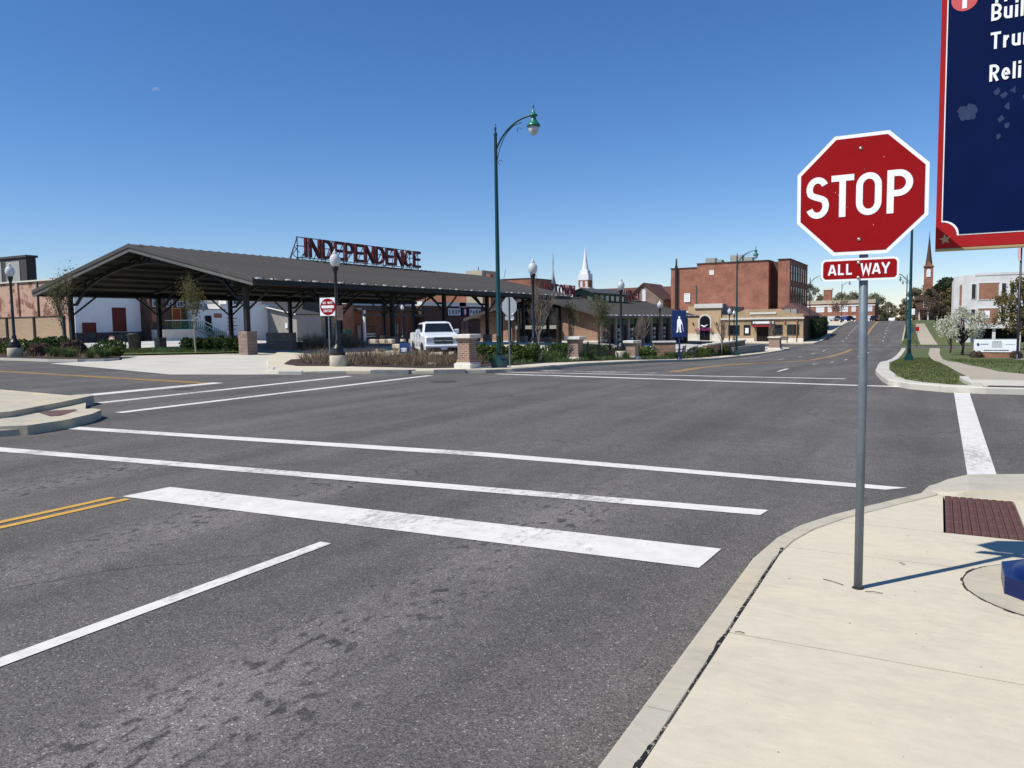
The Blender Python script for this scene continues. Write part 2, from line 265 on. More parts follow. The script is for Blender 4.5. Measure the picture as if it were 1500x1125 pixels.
# ------------------------------------------------------------------ mesh helpers
class MB:
    def __init__(s): s.v=[]; s.f=[]; s.sm=[]
    def add(s,vs,fs,smooth=False):
        k=len(s.v); s.v+= [tuple(q) for q in vs]
        for f in fs: s.f.append([i+k for i in f]); s.sm.append(smooth)
        return s
    def box(s,a,b):
        x0,y0,z0=a; x1,y1,z1=b
        return s.add([(x0,y0,z0),(x1,y0,z0),(x1,y1,z0),(x0,y1,z0),(x0,y0,z1),(x1,y0,z1),(x1,y1,z1),(x0,y1,z1)],[(0,3,2,1),(4,5,6,7),(0,1,5,4),(1,2,6,5),(2,3,7,6),(3,0,4,7)])
    def cbox(s,a,b,c=.02):           # box with chamfered edges
        bm=bmesh.new(); bmesh.ops.create_cube(bm,size=1)
        for v in bm.verts: v.co=Vector([(a[i]+b[i])/2+v.co[i]*(b[i]-a[i]) for i in range(3)])
        bmesh.ops.bevel(bm,geom=bm.edges[:],offset=c,segments=1,affect='EDGES')
        bm.verts.index_update(); s.add([v.co[:] for v in bm.verts],[[v.index for v in f.verts] for f in bm.faces]); bm.free(); return s
    def bar(s,p,q,w,h=None,up=(0,0,1)):     # rectangular bar from p to q
        h=h or w; p=Vector(p); q=Vector(q); d=(q-p).normalized(); u=Vector(up)
        if abs(d.dot(u))>.99: u=Vector((0,1,0))
        r=d.cross(u).normalized()*w/2; t=r.cross(d).normalized()*h/2
        vs=[p-r-t,p+r-t,p+r+t,p-r+t,q-r-t,q+r-t,q+r+t,q-r+t]
        return s.add(vs,[(0,1,2,3),(7,6,5,4),(0,4,5,1),(1,5,6,2),(2,6,7,3),(3,7,4,0)])
    def tube(s,pts,r,n=8,caps=True):
        pts=[Vector(p) for p in pts]; rs=r if isinstance(r,(list,tuple)) else [r]*len(pts)
        k=len(s.v); prev=None
        for i,p in enumerate(pts):
            d=(pts[min(i+1,len(pts)-1)]-pts[max(i-1,0)]).normalized()
            if prev is None:
                a=Vector((1,0,0)) if abs(d.x)<.9 else Vector((0,1,0)); a=(a-d*a.dot(d)).normalized()
            else: a=(prev-d*prev.dot(d)).normalized()
            prev=a; b=d.cross(a)
            for j in range(n):
                t=2*math.pi*j/n; s.v.append(tuple(p+(a*math.cos(t)+b*math.sin(t))*rs[i]))
        for i in range(len(pts)-1):
            for j in range(n):
                s.f.append([k+i*n+j,k+i*n+(j+1)%n,k+(i+1)*n+(j+1)%n,k+(i+1)*n+j]); s.sm.append(True)
        if caps:
            s.f.append([k+j for j in range(n)][::-1]); s.sm.append(False)
            s.f.append([k+(len(pts)-1)*n+j for j in range(n)]); s.sm.append(False)
        return s
    def lathe(s,prof,n=16,c=(0,0,0),smooth=True):
        k=len(s.v); m=len(prof)
        for r,z in prof:
            for j in range(n):
                t=2*math.pi*j/n; s.v.append((c[0]+r*math.cos(t),c[1]+r*math.sin(t),c[2]+z))
        for i in range(m-1):
            for j in range(n): s.f.append([k+i*n+j,k+i*n+(j+1)%n,k+(i+1)*n+(j+1)%n,k+(i+1)*n+j]); s.sm.append(smooth)
        s.f.append([k+j for j in range(n)][::-1]); s.sm.append(False); s.f.append([k+(m-1)*n+j for j in range(n)]); s.sm.append(False); return s
    def prism(s,poly,a,b,plane='XZ'):       # extrude a 2-D outline between a and b along the third axis
        def P(u,v,t): return {'XZ':(u,t,v),'YZ':(t,u,v),'XY':(u,v,t)}[plane]
        n=len(poly); k=len(s.v); s.v+=[P(u,v,a) for u,v in poly]+[P(u,v,b) for u,v in poly]
        s.f.append([k+i for i in range(n)]); s.f.append([k+n+i for i in range(n)][::-1]); s.sm+=[False,False]
        for i in range(n): s.f.append([k+i,k+n+i,k+n+(i+1)%n,k+(i+1)%n]); s.sm.append(False)
        return s
    def mesh(s,name,m,uv=True):
        me=bpy.data.meshes.new(name); me.from_pydata(s.v,[],s.f); me.materials.append(M[m]); me.update()
        bm=bmesh.new(); bm.from_mesh(me); bmesh.ops.recalc_face_normals(bm,faces=bm.faces[:]); bm.to_mesh(me); bm.free()
        if any(s.sm):
            me.polygons.foreach_set('use_smooth',s.sm)
        if uv: boxuv(me)
        return me
    def raw(s,name,m):
        me=bpy.data.meshes.new(name); me.from_pydata(s.v,[],s.f); me.materials.append(M[m]); me.update(); return me
    def build(s,name,m,parent=None,loc=None,uv=True): return obj(name,s.mesh(name,m,uv),parent,loc)
def boxuv(me):
    ul=me.uv_layers.new(name='uv')
    V=me.vertices
    for p in me.polygons:
        n=p.normal; ax=max(range(3),key=lambda i:abs(n[i]))
        for li in p.loop_indices:
            c=V[me.loops[li].vertex_index].co
            ul.data[li].uv=(c.y,c.z) if ax==0 else ((c.x,c.z) if ax==1 else (c.x,c.y))
def obj(name,me,parent=None,loc=None):
    o=bpy.data.objects.new(name,me); col.objects.link(o)
    if parent is not None: o.parent=parent
    if loc is not None: o.location=loc
    return o
def tag(o,label,cat,group=None,kind=None):
    o['label']=label; o['category']=cat
    if group: o['group']=group
    if kind: o['kind']=kind
    return o
def thing(name,label,cat,loc=(0,0,0),rz=0,group=None):
    o=bpy.data.objects.new(name,None); col.objects.link(o); o.location=loc; o.rotation_euler=(0,0,rz); o.empty_display_size=.2
    return tag(o,label,cat,group)
def stuff(o): o['kind']='stuff'; return o
def struct(o,label=None):
    o['kind']='structure'
    if label: o['label']=label
    return o
def kids(o): return [c for c in bpy.data.objects if c.parent==o]
def copy_tree(src,loc,rz=0,label=None,scale=1):
    r=src.copy(); col.objects.link(r); r.location=loc; r.rotation_euler=(0,0,rz); r.scale=(scale,)*3
    if label: r['label']=label
    for ch in kids(src):
        c=ch.copy(); col.objects.link(c); c.parent=r
        for g in kids(ch):
            d=g.copy(); col.objects.link(d); d.parent=c
    return r
# sheets that follow the terrain
def sheet(name,outline,dz,m,parent=None,skirt=0,h=None):
    bm=bmesh.new(); vs=[bm.verts.new((x,y,0)) for x,y in outline]; bm.faces.new(vs)
    bmesh.ops.triangulate(bm,faces=bm.faces[:])
    for Y in CUTY: bmesh.ops.bisect_plane(bm,geom=bm.verts[:]+bm.edges[:]+bm.faces[:],plane_co=(0,Y,0),plane_no=(0,1,0))
    for X in CUTX: bmesh.ops.bisect_plane(bm,geom=bm.verts[:]+bm.edges[:]+bm.faces[:],plane_co=(X,0,0),plane_no=(1,0,0))
    for v in bm.verts: v.co.z=(h(v.co.x,v.co.y) if h else tz(v.co.x,v.co.y)+dz)
    bmesh.ops.recalc_face_normals(bm,faces=bm.faces[:])
    for f in bm.faces:
        if f.normal.z<0: f.normal_flip()
    if skirt:
        e=[x for x in bm.edges if len(x.link_faces)==1]
        r=bmesh.ops.extrude_edge_only(bm,edges=e)
        for v in [g for g in r['geom'] if isinstance(g,bmesh.types.BMVert)]: v.co.z-=skirt
        bmesh.ops.recalc_face_normals(bm,faces=bm.faces[:])
    me=bpy.data.meshes.new(name); bm.to_mesh(me); bm.free(); me.materials.append(M[m]); boxuv(me)
    return obj(name,me,parent)
def strip(name,p,q,w,m,parent,dz=.006):
    p=Vector(p); q=Vector(q); d=(q-p).normalized(); n=Vector((-d.y,d.x))*w/2
    return sheet(name,[tuple(p-n),tuple(q-n),tuple(q+n),tuple(p+n)],dz,m,parent)
def resample(path,step):
    out=[path[0]]; acc=[]
    for a,b in zip(path,path[1:]):
        a=Vector(a); b=Vector(b); L=(b-a).length; k=max(1,int(L/step))
        for i in range(1,k+1): out.append(tuple(a+(b-a)*i/k))
    return out
def kerb(path,parent,width=.15,h=.13,m='concrete_kerb',seg=3.,side=1,name='kerb_stone',gap=.008,base=-.05):
    # side=1: the pavement lies to the left of the walking direction
    pts=[Vector(p) for p in path]; n=len(pts); nor=[]
    for i in range(n):
        d1=(pts[i]-pts[i-1]).normalized() if i else None; d2=(pts[i+1]-pts[i]).normalized() if i<n-1 else None
        d=((d1 or d2)+(d2 or d1)).normalized(); nv=Vector((-d.y,d.x))*side
        c=max(.5,d.dot(d2 or d1)); nor.append(nv/c)
    # walk the path in pieces
    pieces=[]; cur=[(pts[0],nor[0])]; L=0
    for i in range(n-1):
        a,b=pts[i],pts[i+1]; na,nb=nor[i],nor[i+1]; d=(b-a).length; pos=0
        while L+(d-pos)>=seg:
            pos+=seg-L; f=pos/d; q=a.lerp(b,f); nq=na.lerp(nb,f); cur.append((q,nq)); pieces.append(cur); cur=[(q,nq)]; L=0
        L+=d-pos
        if d-pos>1e-4: cur.append((b,nb))
    if len(cur)>1: pieces.append(cur)
    for pc in pieces:
        pc=[(p.copy(),q) for p,q in pc]
        if len(pc)<2: continue
        d=(pc[1][0]-pc[0][0]); 
        if d.length>3*gap: pc[0]=(pc[0][0]+d.normalized()*gap/2,pc[0][1])
        d=(pc[-2][0]-pc[-1][0])
        if d.length>3*gap: pc[-1]=(pc[-1][0]+d.normalized()*gap/2,pc[-1][1])
        mb=MB(); vs=[]; fs=[]
        prof=[(-.004,base),(-.004,h-.025),(.02,h),(width-.01,h),(width,h-.01),(width,base)]
        for p,nv in pc:
            for o,z in prof:
                q=p+nv*o; vs.append((q.x,q.y,tz(p.x,p.y)+z))
        k=len(prof)
        for i in range(len(pc)-1):
            for j in range(k-1): fs.append((i*k+j,i*k+j+1,(i+1)*k+j+1,(i+1)*k+j))
        fs.append(tuple(range(k))); fs.append(tuple((len(pc)-1)*k+j for j in range(k))[::-1])
        mb.add(vs,fs); mb.build(name,m,parent)
# lettering: every character a mesh of its own, as wide and tall as asked
GL={}
def glyph(ch,bold=0):
    key=(ch,bold)
    if key not in GL:
        cu=bpy.data.curves.new('t','FONT'); cu.body=ch; cu.extrude=.5; cu.offset=bold; cu.resolution_u=5
        o=bpy.data.objects.new('t',cu); col.objects.link(o); dg=bpy.context.evaluated_depsgraph_get(); dg.update()
        me=bpy.data.meshes.new_from_object(o.evaluated_get(dg)); vs=[v.co.copy() for v in me.vertices]; fs=[list(p.vertices) for p in me.polygons]
        bpy.data.objects.remove(o); bpy.data.meshes.remove(me)
        x0=min(v.x for v in vs); x1=max(v.x for v in vs); y0=min(v.y for v in vs); y1=max(v.y for v in vs)
        GL[key]=([((v.x-x0)/(x1-x0),(v.y-y0)/(y1-y0),v.z) for v in vs],fs,x1-x0,y0,y1)
    return GL[key]
def letter(ch,o,r,u,wd,ht,dep,m,parent,bold=0,name='letter'):
    vs,fs,_,_,_=glyph(ch,bold); o=Vector(o); r=Vector(r); u=Vector(u); n=r.cross(u)
    return MB().add([o+r*(x*wd)+u*(y*ht)+n*(z*dep) for x,y,z in vs],fs).build(name,m,parent)
def line(txt,o,r,u,total,ht,dep,m,parent,bold=0,gap=.1,keepcase=False,name='letter'):
    ws=[.38 if c==' ' else glyph(c,bold)[2] for c in txt]; tot=sum(ws)+gap*(len(txt)-1); k=total/tot; x=0; o=Vector(o); r=Vector(r); u=Vector(u)
    cap=glyph('H',bold); ch_=cap[4]-cap[3]
    for c,wd in zip(txt,ws):
        if c!=' ':
            g=glyph(c,bold); hh=ht
            oo=o+r*x*k
            if keepcase: hh=ht*(g[4]-g[3])/ch_; oo=oo+u*(ht*g[3]/ch_)
            letter(c,oo,r,u,wd*k,hh,dep,m,parent,bold,name)
        x+=wd+gap
def arc_(cx,cy,rx,ry,a0,a1,n=14): return [(cx+rx*math.cos(R(a0+(a1-a0)*i/n)),cy+ry*math.sin(R(a0+(a1-a0)*i/n))) for i in range(n+1)]
def strokes(c,w,h,s):        # centre lines of a letter w wide and h tall drawn with a pen s thick
    q=s/2; l,r,b,t,m=q,w-q,q,h-q,h/2; X=w/2
    if c=='I' or c=='l': return [[(X,0),(X,h)]]
    if c=='i': return [[(X,0),(X,h*.72)],[(X,h*.84),(X,h)]]
    if c=='T': return [[(0,t),(w,t)],[(X,0),(X,h-s)]]
    if c=='L': return [[(l,0),(l,h)],[(s,b),(w,b)]]
    if c=='E': return [[(l,0),(l,h)],[(s,b),(w,b)],[(s,t),(w,t)],[(s,m),(w*.9,m)]]
    if c=='F': return [[(l,0),(l,h)],[(s,t),(w,t)],[(s,m),(w*.9,m)]]
    if c=='H': return [[(l,0),(l,h)],[(r,0),(r,h)],[(s,m),(w-s,m)]]
    if c=='N': return [[(l,0),(l,h)],[(r,0),(r,h)],[(s*.6,h-s*.25),(w-s*.6,s*.25)]]
    if c=='M': return [[(l,0),(l,h)],[(r,0),(r,h)],[(s*.7,h-s*.3),(X,h*.25),(w-s*.7,h-s*.3)]]
    if c=='W': return [[(q*.8,h),(w*.26,s*.2),(X,h*.78),(w*.74,s*.2),(w-q*.8,h)]]
    if c=='A': return [[(q*.8,0),(X-q*.35,h-q*.4)],[(w-q*.8,0),(X+q*.35,h-q*.4)],[(w*.25,h*.27),(w*.75,h*.27)]]
    if c=='Y': return [[(q*.8,h),(X,h*.42)],[(w-q*.8,h),(X,h*.42)],[(X,0),(X,h*.44)]]
    if c=='V': return [[(q*.8,h),(X,q),(w-q*.8,h)]]
    if c=='K': return [[(l,0),(l,h)],[(s,h*.4),(w-q,h)],[(w*.42,h*.56),(w-q,0)]]
    if c in 'O': rr=X-q; k=rr*1.15; return [arc_(X,t-k,rr,k,0,180)+arc_(X,b+k,rr,k,180,360)+[(r,t-k)]]
    if c=='C': rr=X-q; k=min(rr*1.1,h/2-q); return [arc_(X,t-k,rr,k,35,180)+arc_(X,b+k,rr,k,180,325)]
    if c=='U': rr=X-q; return [[(l,h)]+arc_(X,b+rr,rr,rr,180,360)+[(r,h)]]
    if c=='D': rr=min(w-s,m-q); return [[(l,0),(l,h)],[(s,t)]+arc_(w-q-rr,t-rr,rr,rr,90,0)+arc_(w-q-rr,b+rr,rr,rr,0,-90)+[(s,b)]]
    if c in 'PRB':
        rr=(t-(h*.46))/2; cx=max(s+.001*h,w-q-rr); ax=w-q-cx; o=[[(l,0),(l,h)],[(s,t)]+arc_(cx,t-rr,ax,rr,90,-90)+[(s,t-2*rr)]]
        if c=='R': o.append([(w*.5,t-2*rr-q),(w-q,0)])
        if c=='B': r2=(t-2*rr-b)/2; o.append([(s,b)]+arc_(cx,b+r2,ax,r2,-90,90))
        return o
    if c=='S':
        rx=X-q; ru=(h*.5-q)*.53; rl=h/2-q-ru*.0-.0; k1=(t-m)*.52; 
        up=arc_(X,t-k1,rx*.96,k1,25,200,12); lo=arc_(X,b+k1*1.02,rx,k1*1.02,20,-160,12)
        mid=[]; a=up[-1]; z=lo[0]
        for i in range(1,8):
            u=i/8; c1=(a[0]+w*.02,a[1]-h*.13); c2=(z[0]-w*.02,z[1]+h*.13); mid.append(tuple((1-u)**3*a[j]+3*(1-u)**2*u*c1[j]+3*(1-u)*u*u*c2[j]+u**3*z[j] for j in (0,1)))
        return [up+mid+lo]
    xh=h*.72
    if c=='u': rr=X-q; return [[(l,xh)]+arc_(X,b+rr,rr,rr,180,350)+[(r-.0001,b+rr*1.2)],[(r,0),(r,xh)]]
    if c=='r': return [[(l,0),(l,xh)],[(l+q*.4,xh*.62)]+arc_(w-q*.2,xh*.62,w-s,xh*.38-q,170,95,6)]
    if c=='m': d=(w-s)/2; k=d/2; return [[(l,0),(l,xh)],[(l+d*.1,xh*.6)]+arc_(l+k,xh-q-k,k,k,170,0,8)+[(l+d,0)],[(l+d*1.1,xh*.6)]+arc_(l+d+k,xh-q-k,k,k,170,0,8)+[(r,0)]]
    if c=='e': rr=X-q; k=xh/2-q; return [[(s*.8,xh*.5),(w-q,xh*.5)]+arc_(X,xh/2,rr,k,8,318,18)]
    return [[(l,0),(l,h)]]
def ribbon(mb,path,s,o,r,u,dep,lift):
    n=r.cross(u); P=[Vector(p) for p in path]; L=[];Q=[]
    for i in range(len(P)):
        d1=(P[i]-P[i-1]).normalized() if i else None; d2=(P[i+1]-P[i]).normalized() if i<len(P)-1 else None
        d=((d1 or d2)+(d2 or d1)).normalized(); c=max(.35,d.dot(d2 or d1)); nv=Vector((-d.y,d.x))*(s/2/c); L.append(P[i]+nv); Q.append(P[i]-nv)
    vs=[];fs=[]
    for a,b in zip(L,Q):
        for z in (-dep/2,dep/2+lift): vs+=[o+r*a.x+u*a.y+n*z,o+r*b.x+u*b.y+n*z]
    for i in range(len(P)-1):
        k=4*i; fs+=[(k,k+1,k+5,k+4),(k+2,k+6,k+7,k+3),(k,k+4,k+6,k+2),(k+1,k+3,k+7,k+5)]
    fs+=[(0,2,3,1),(len(vs)-4,len(vs)-3,len(vs)-1,len(vs)-2)]
    mb.add(vs,fs)
def sletter(c,o,r,u,wd,ht,s,dep,m,parent,name='letter'):
    mb=MB(); o=Vector(o)
    for i,st in enumerate(strokes(c,wd,ht,s)): ribbon(mb,st,s,o,Vector(r),Vector(u),dep,i*dep*.04)
    return mb.build(name,m,parent)
SW={'I':.0,'l':.0,'i':.0,'W':.82,'M':.72,'N':.62,'D':.6,'O':.62,'C':.58,'m':.78,'u':.46,'r':.32,'e':.48,'A':.62,'Y':.6,'B':.55,'R':.55,'T':.55}
def sline(txt,o,r,u,total,ht,s,dep,m,parent,gap=.16,name='letter'):
    ws=[(.4*ht if c==' ' else max(s,SW.get(c,.52)*ht)) for c in txt]; k=(total-gap*ht*(len(txt)-1))/sum(ws); k=max(.3,k); x=0; o=Vector(o); r=Vector(r)
    for c,wd in zip(txt,ws):
        w2=max(s,wd*k)
        if c!=' ': sletter(c,o+r*x,r,u,w2,ht,s,dep,m,parent,name)
        x+=w2+gap*ht
EX=Vector((1,0,0)); EY=Vector((0,1,0)); EZ=Vector((0,0,1))

# ------------------------------------------------------------------ the setting
g_=sheet('ground',[(-1500,-1200),(1500,-1200),(1500,1700),(-1500,1700)],-.3,'dirt'); struct(g_,'bare earth and rough grass under the whole town')
# main road edges (Y, left X, right X) beyond the crossing
LC=[(24.6,-14.75),(25.6,-14.25),(28,-14.05),(35.5,-13.95),(47,-14.1),(55,-14.9),(66,-15.7),(80,-15.8),(98,-15.75)]
LC2=[(113,-14.9),(125,-15.2),(139,-16.0),(172,-17.9),(205,-19.3),(240,-20.8),(330,-24)]
RC=[(24.7,-1.43),(28.8,-1.83),(39.4,-2.36),(55,-2.8),(71,-3.14),(98,-3.6),(122,-4.5),(155,-5.4),(195,-6.5),(240,-7.8),(330,-10)]
far=[(x,y) for y,x in LC]+[(-15.75,98.1)]+[(-15.75,105)]+[(x,y) for y,x in LC2]
road=sheet('road',[(-90,-40),(30,-40),(30,24.6),(-90,24.6)],0,'asphalt'); struct(road,'grey asphalt roadway through the crossing and up the far hill')
sheet('far_carriageway',[(-21,24.6),(0,24.6),(0,98),(60,98),(60,108),(-1,108),(-6,330),(-28,330),(-20,130),(-16.5,113.5),(-70,113.5),(-70,101),(-20,101),(-18,60)],0,'asphalt',road)
# painted markings
WP='paint_white'
def quadmark(name,pts,m): return sheet(name,pts,.006,m,road)
quadmark('stop_bar',[(-7.75,5.17),(-1.50,5.50),(-1.47,6.05),(-7.70,5.73)],WP)
quadmark('crosswalk_line',[(-12.9,6.30),(-1.41,7.27),(-1.38,7.50),(-12.9,6.58)],WP)
quadmark('crosswalk_line',[(-14.5,8.32),(-5.5,8.95),(-.45,8.92),(-.25,9.12),(-5.6,9.25),(-14.5,8.62)],WP)
strip('lane_line',(-4.5,-9),(-4.47,4.79),.125,WP,road)
strip('centre_line',(-7.58,-12),(-7.58,5.12),.1,'paint_yellow',road); strip('centre_line',(-7.8,-12),(-7.8,5.1),.1,'paint_yellow',road)
strip('stop_bar',(-20.35,12.2),(-20.5,17.25),.5,WP,road)
strip('crosswalk_line',(-18.25,11.7),(-18.56,21.4),.3,WP,road)
strip('crosswalk_line',(-15.7,10.5),(-15.93,22.7),.3,WP,road)
for k in (0,.22): strip('centre_line',(-60,16.75+k),(-20.8,16.85+k),.1,'paint_yellow',road)
quadmark('crosswalk_line',[(.33,9.5),(.62,9.5),(.68,21.1),(.36,21.1)],WP)
strip('crosswalk_line',(-2.45,25.35),(-14.6,25.55),.3,WP,road); strip('crosswalk_line',(-.66,22.5),(-14,24.1),.3,WP,road)
strip('stop_bar',(-8.9,26.8),(-13.6,27.0),.5,'paint_faded',road)
yl=[(-8.6,27.8),(-8.75,35),(-8.75,43),(-8.6,55),(-8.6,70),(-8.75,90),(-8.9,99)]
yl2=[(-9.3,114),(-10.3,138),(-11.5,165),(-12.7,198),(-13.8,228)]
for ys in (yl,yl2):
    for a,b in zip(ys,ys[1:]):
        for k in (-.12,.12): strip('centre_line',(a[0]+k,a[1]),(b[0]+k,b[1]),.12,'paint_yellow',road)
def xon(tab,Y): return interp(Y,[a[0] for a in tab],[a[1] for a in tab])
rd=[(26,-5.05),(31,-5.18),(42,-5.5),(55,-6.05),(65,-6.3),(96,-6.4),(114,-6.55),(131,-7.3),(153,-8.2),(170,-8.9),(225,-10.4)]
ld=[(26,-11.4),(50,-11.35),(73,-11.1),(92,-11.3),(114,-11.8),(130,-12.55),(149,-13.7),(165,-14.6),(225,-17)]
for tab in (rd,ld):
    Y=29.5 if tab is rd else 64
    while Y<215:
        if not (97<Y<112): strip('lane_dash',(xon(tab,Y),Y),(xon(tab,Y+2.6),Y+2.6),.12,WP,road)
        Y+=11.5 if tab is rd else 9.5
for Y in (98.5,110.5): strip('crosswalk_line',(-4,Y),(-14.8,Y),.3,'paint_faded',road)
for x,y,r in ((-13.8,20.4,.42),(-19.6,15.2,.3)):
    n=24; sheet('manhole_cover',[(x+r*math.cos(2*math.pi*i/n),y+r*math.sin(2*math.pi*i/n)) for i in range(n)],.008,'roof_dark',road)

# near pavement on the right: slabs, kerb, sealed joint, tactile pad
kp=[(-1.11,-6),(-1.11,2.6),(-1.12,4.2),(-1.13,5.6),(-1.08,6.15),(-.98,6.6),(-.8,7.05),(-.6,7.45),(-.36,7.9),(-.12,8.35),(-.06,8.75),(.1,9.05),(.4,9.25),(.82,9.42),(1.6,9.6),(3,9.75),(30,9.9)]
pav=sheet('near_pavement',kp+[(30,-6)],.085,'dark_gap',skirt=.2); struct(pav,'pale concrete corner pavement in front of the camera')
inner=[(-.955,-6),(-.955,2.6),(-.965,4.2),(-.975,5.62),(-.93,6.1),(-.84,6.5),(-.66,6.97),(-.46,7.37),(-.22,7.82),(.02,8.25),(.09,8.62),(.21,8.9),(.46,9.1),(.86,9.27),(1.62,9.45),(3.02,9.6),(30,9.75)]
def slab(y0,y1,x0,x1,ridge=0):
    bm=bmesh.new(); bm.faces.new([bm.verts.new((x,y,.121)) for x,y in inner+[(30,-6)]])
    for co,no in (((0,y0+.006,0),(0,-1,0)),((0,y1-.006,0),(0,1,0)),((x0+.006,0,0),(-1,0,0)),((x1-.006,0,0),(1,0,0))):
        bmesh.ops.bisect_plane(bm,geom=bm.verts[:]+bm.edges[:]+bm.faces[:],plane_co=co,plane_no=no,clear_outer=True)
    if not bm.faces: bm.free(); return
    r=bmesh.ops.extrude_face_region(bm,geom=bm.faces[:]); 
    for v in [g for g in r['geom'] if isinstance(g,bmesh.types.BMVert)]: v.co.z-=.06
    bmesh.ops.recalc_face_normals(bm,faces=bm.faces[:])
    top=[e for e in bm.edges if all(v.co.z>.12 for v in e.verts)]
    me=bpy.data.meshes.new('paving_slab'); bm.to_mesh(me); bm.free(); me.materials.append(M['concrete']); obj('paving_slab',me,pav)
for xa,xb in ((-2,2.25),(2.25,4.2),(4.2,6.2),(6.2,30)):
    for ya,yb in ((-6,.6),(.6,2.35),(2.35,4.13),(4.13,5.92),(5.92,6.86)): slab(ya,yb,xa,xb)
for xa,xb in ((-2,.08),(.64,2.25),(2.25,4.2),(4.2,30)): slab(6.86,8.28,xa,xb)
for xa,xb in ((-2,2.25),(2.25,30)): slab(8.28,9.9,xa,xb)
kerb(kp[:13],pav,.15,.122,seg=3.05,side=-1); kerb(kp[12:],pav,.15,.126,seg=3.05,side=-1)
mb=MB(); rng=random.Random(3); prev=None          # crumbling sealant between kerb and slabs
pts=[(-.962 if y<2.6 else -.962-.012*(y-2.6)/3.2,y) for y in [i*.02-2 for i in range(395)]]
wl=.012
for (xa,ya) in pts:
    wl=min(.022,max(.0,wl+rng.uniform(-.004,.004))); wr=.006
    if prev: mb.add([(prev[0]-prev[2],prev[1],.1245),(prev[0]+prev[3],prev[1],.1245),(xa+wr,ya,.1245),(xa-wl,ya,.1245)],[(0,1,2,3)])
    prev=(xa,ya,wl,wr)
mb.build('joint_sealant','sealant',pav)
# raised kerb return behind the tactile pad
mb=MB(); vs=[]; 
for x,h0,yb in ((-.02,.125,8.42),(.12,.15,8.3),(.3,.19,8.30),(.9,.2,8.33),(3,.2,8.45)):
    yf={-.02:8.78,.12:9.07,.3:9.2,.9:9.46,3:9.77}[x]
    vs+=[(x,yb,.1),(x,yb+.04,h0),(x,yf-.06,h0),(x,yf+.006,.06)]
fs=[(4*i+j,4*i+j+1,4*i+j+5,4*i+j+4) for i in range(4) for j in range(3)]+[(0,1,2,3)]
mb.add(vs,fs).build('kerb_return','concrete_kerb',pav)
pvm=None
for i in range(9):
    for j in range(5):
        x0=.092+i*.0605; y0=6.875+j*.279
        if pvm is None:
            mb=MB().cbox((0,0,0),(.057,.275,.03),.004)
            for k in range(5): mb.lathe([(.0125,.0295),(.011,.034),(.007,.0355)],8,(.0285,.028+k*.055,0))
            pvm=mb.mesh('tactile_paver','tactile')
        obj('tactile_paver',pvm,pav,(x0,y0,.096+rng.random()*.003))
n=40; sheet('sign_footing',[(.78+.6*math.cos(2*math.pi*i/n),5.62+.6*math.sin(2*math.pi*i/n)) for i in range(n)],.1255,'concrete_kerb',pav)
mb=MB()
for i in range(60):
    a,b=[2*math.pi*(i+k)/60 for k in (0,1.02)]; r0=.6+.006*rng.random(); r1=r0+.007+.012*(rng.random()**2)
    mb.add([(.78+r*math.cos(t),5.62+r*math.sin(t),.1268) for r,t in ((r0,a),(r1,a),(r1,b),(r0,b))],[(0,1,2,3)])
mb.build('footing_joint','dark_gap',pav)
for k,(x,y,l,a) in enumerate(((-.62,5.26,.13,-.5),(-.36,5.13,.1,.1),(.12,8.0,.02,.2),(-.93,4.14,.05,.1))):
    MB().tube([(x,y,.1265),(x+l*.5,y+l*.5*math.sin(a),.131),(x+l,y+l*math.sin(a),.1265)],.0022,5).build('dry_twig','bark_dark',pav)

mb=MB()                                             # dry leaves and grit along the gutter
for i in range(150):
    y=rng.uniform(1.5,7.2); x=interp(y,[q[1] for q in kp[:10]],[q[0] for q in kp[:10]])-.012-abs(rng.gauss(0,.035)); a=rng.uniform(0,6.28); q=.004+.013*rng.random()**3; z=.006+q*.3
    mb.add([(x+q*math.cos(a),y+q*math.sin(a),z),(x-q*math.sin(a)*.6,y+q*math.cos(a)*.6,z+q*.5),(x-q*math.cos(a),y-q*math.sin(a),z),(x+q*math.sin(a)*.6,y-q*math.cos(a)*.6,z+q*.2)],[(0,1,2,3)])
stuff(mb.build('gutter_litter','bark',pav))
mb=MB()
for i in range(60):
    x=rng.uniform(-.85,2.2); y=rng.uniform(2,6.7); r_=.003+.009*rng.random()**4; mb.add([(x+r_*math.cos(k*1.05)*1.3,y+r_*math.sin(k*1.05),.1232) for k in range(6)],[(0,1,2,3,4,5)])
stuff(mb.build('gum_spots','stone_dark',pav))
# left corner pavement
lp=[(-14.4,-20),(-14.35,5.2),(-14.3,7.1),(-14.0,7.6),(-14.15,8.35),(-14.65,9.15),(-15.2,9.65),(-15.6,9.75),(-16.1,10.0),(-17.2,10.7),(-18.2,11.35),(-19.3,11.75),(-24,11.85),(-90,12.0)]
lpav=sheet('left_pavement',lp+[(-90,-20)],.11,'concrete_kerb',skirt=.25); struct(lpav,'concrete corner pavement on the far left of the near road')
kerb(lp[:3],lpav,.16,.13); kerb(lp[11:],lpav,.16,.13); kerb(lp[7:10],lpav,.16,.06)
def block(name,pts,h,m,parent,dz=.1): return sheet(name,pts,dz+h,m,parent,skirt=h+.12)
block('kerb_wedge',[(-14.3,7.3),(-13.95,7.6),(-14.1,8.35),(-14.6,9.2),(-15.15,9.75),(-15.55,9.85),(-15.75,9.7),(-15.4,9.35),(-14.95,8.85),(-14.55,8.2)],.07,'concrete_kerb',lpav)
block('kerb_wedge',[(-16.2,8.15),(-16.75,8.5),(-17.6,9.95),(-18.6,11.3),(-18.45,11.6),(-18.05,11.45),(-17.15,10.15),(-16.15,8.5)],.13,'concrete_kerb',lpav)
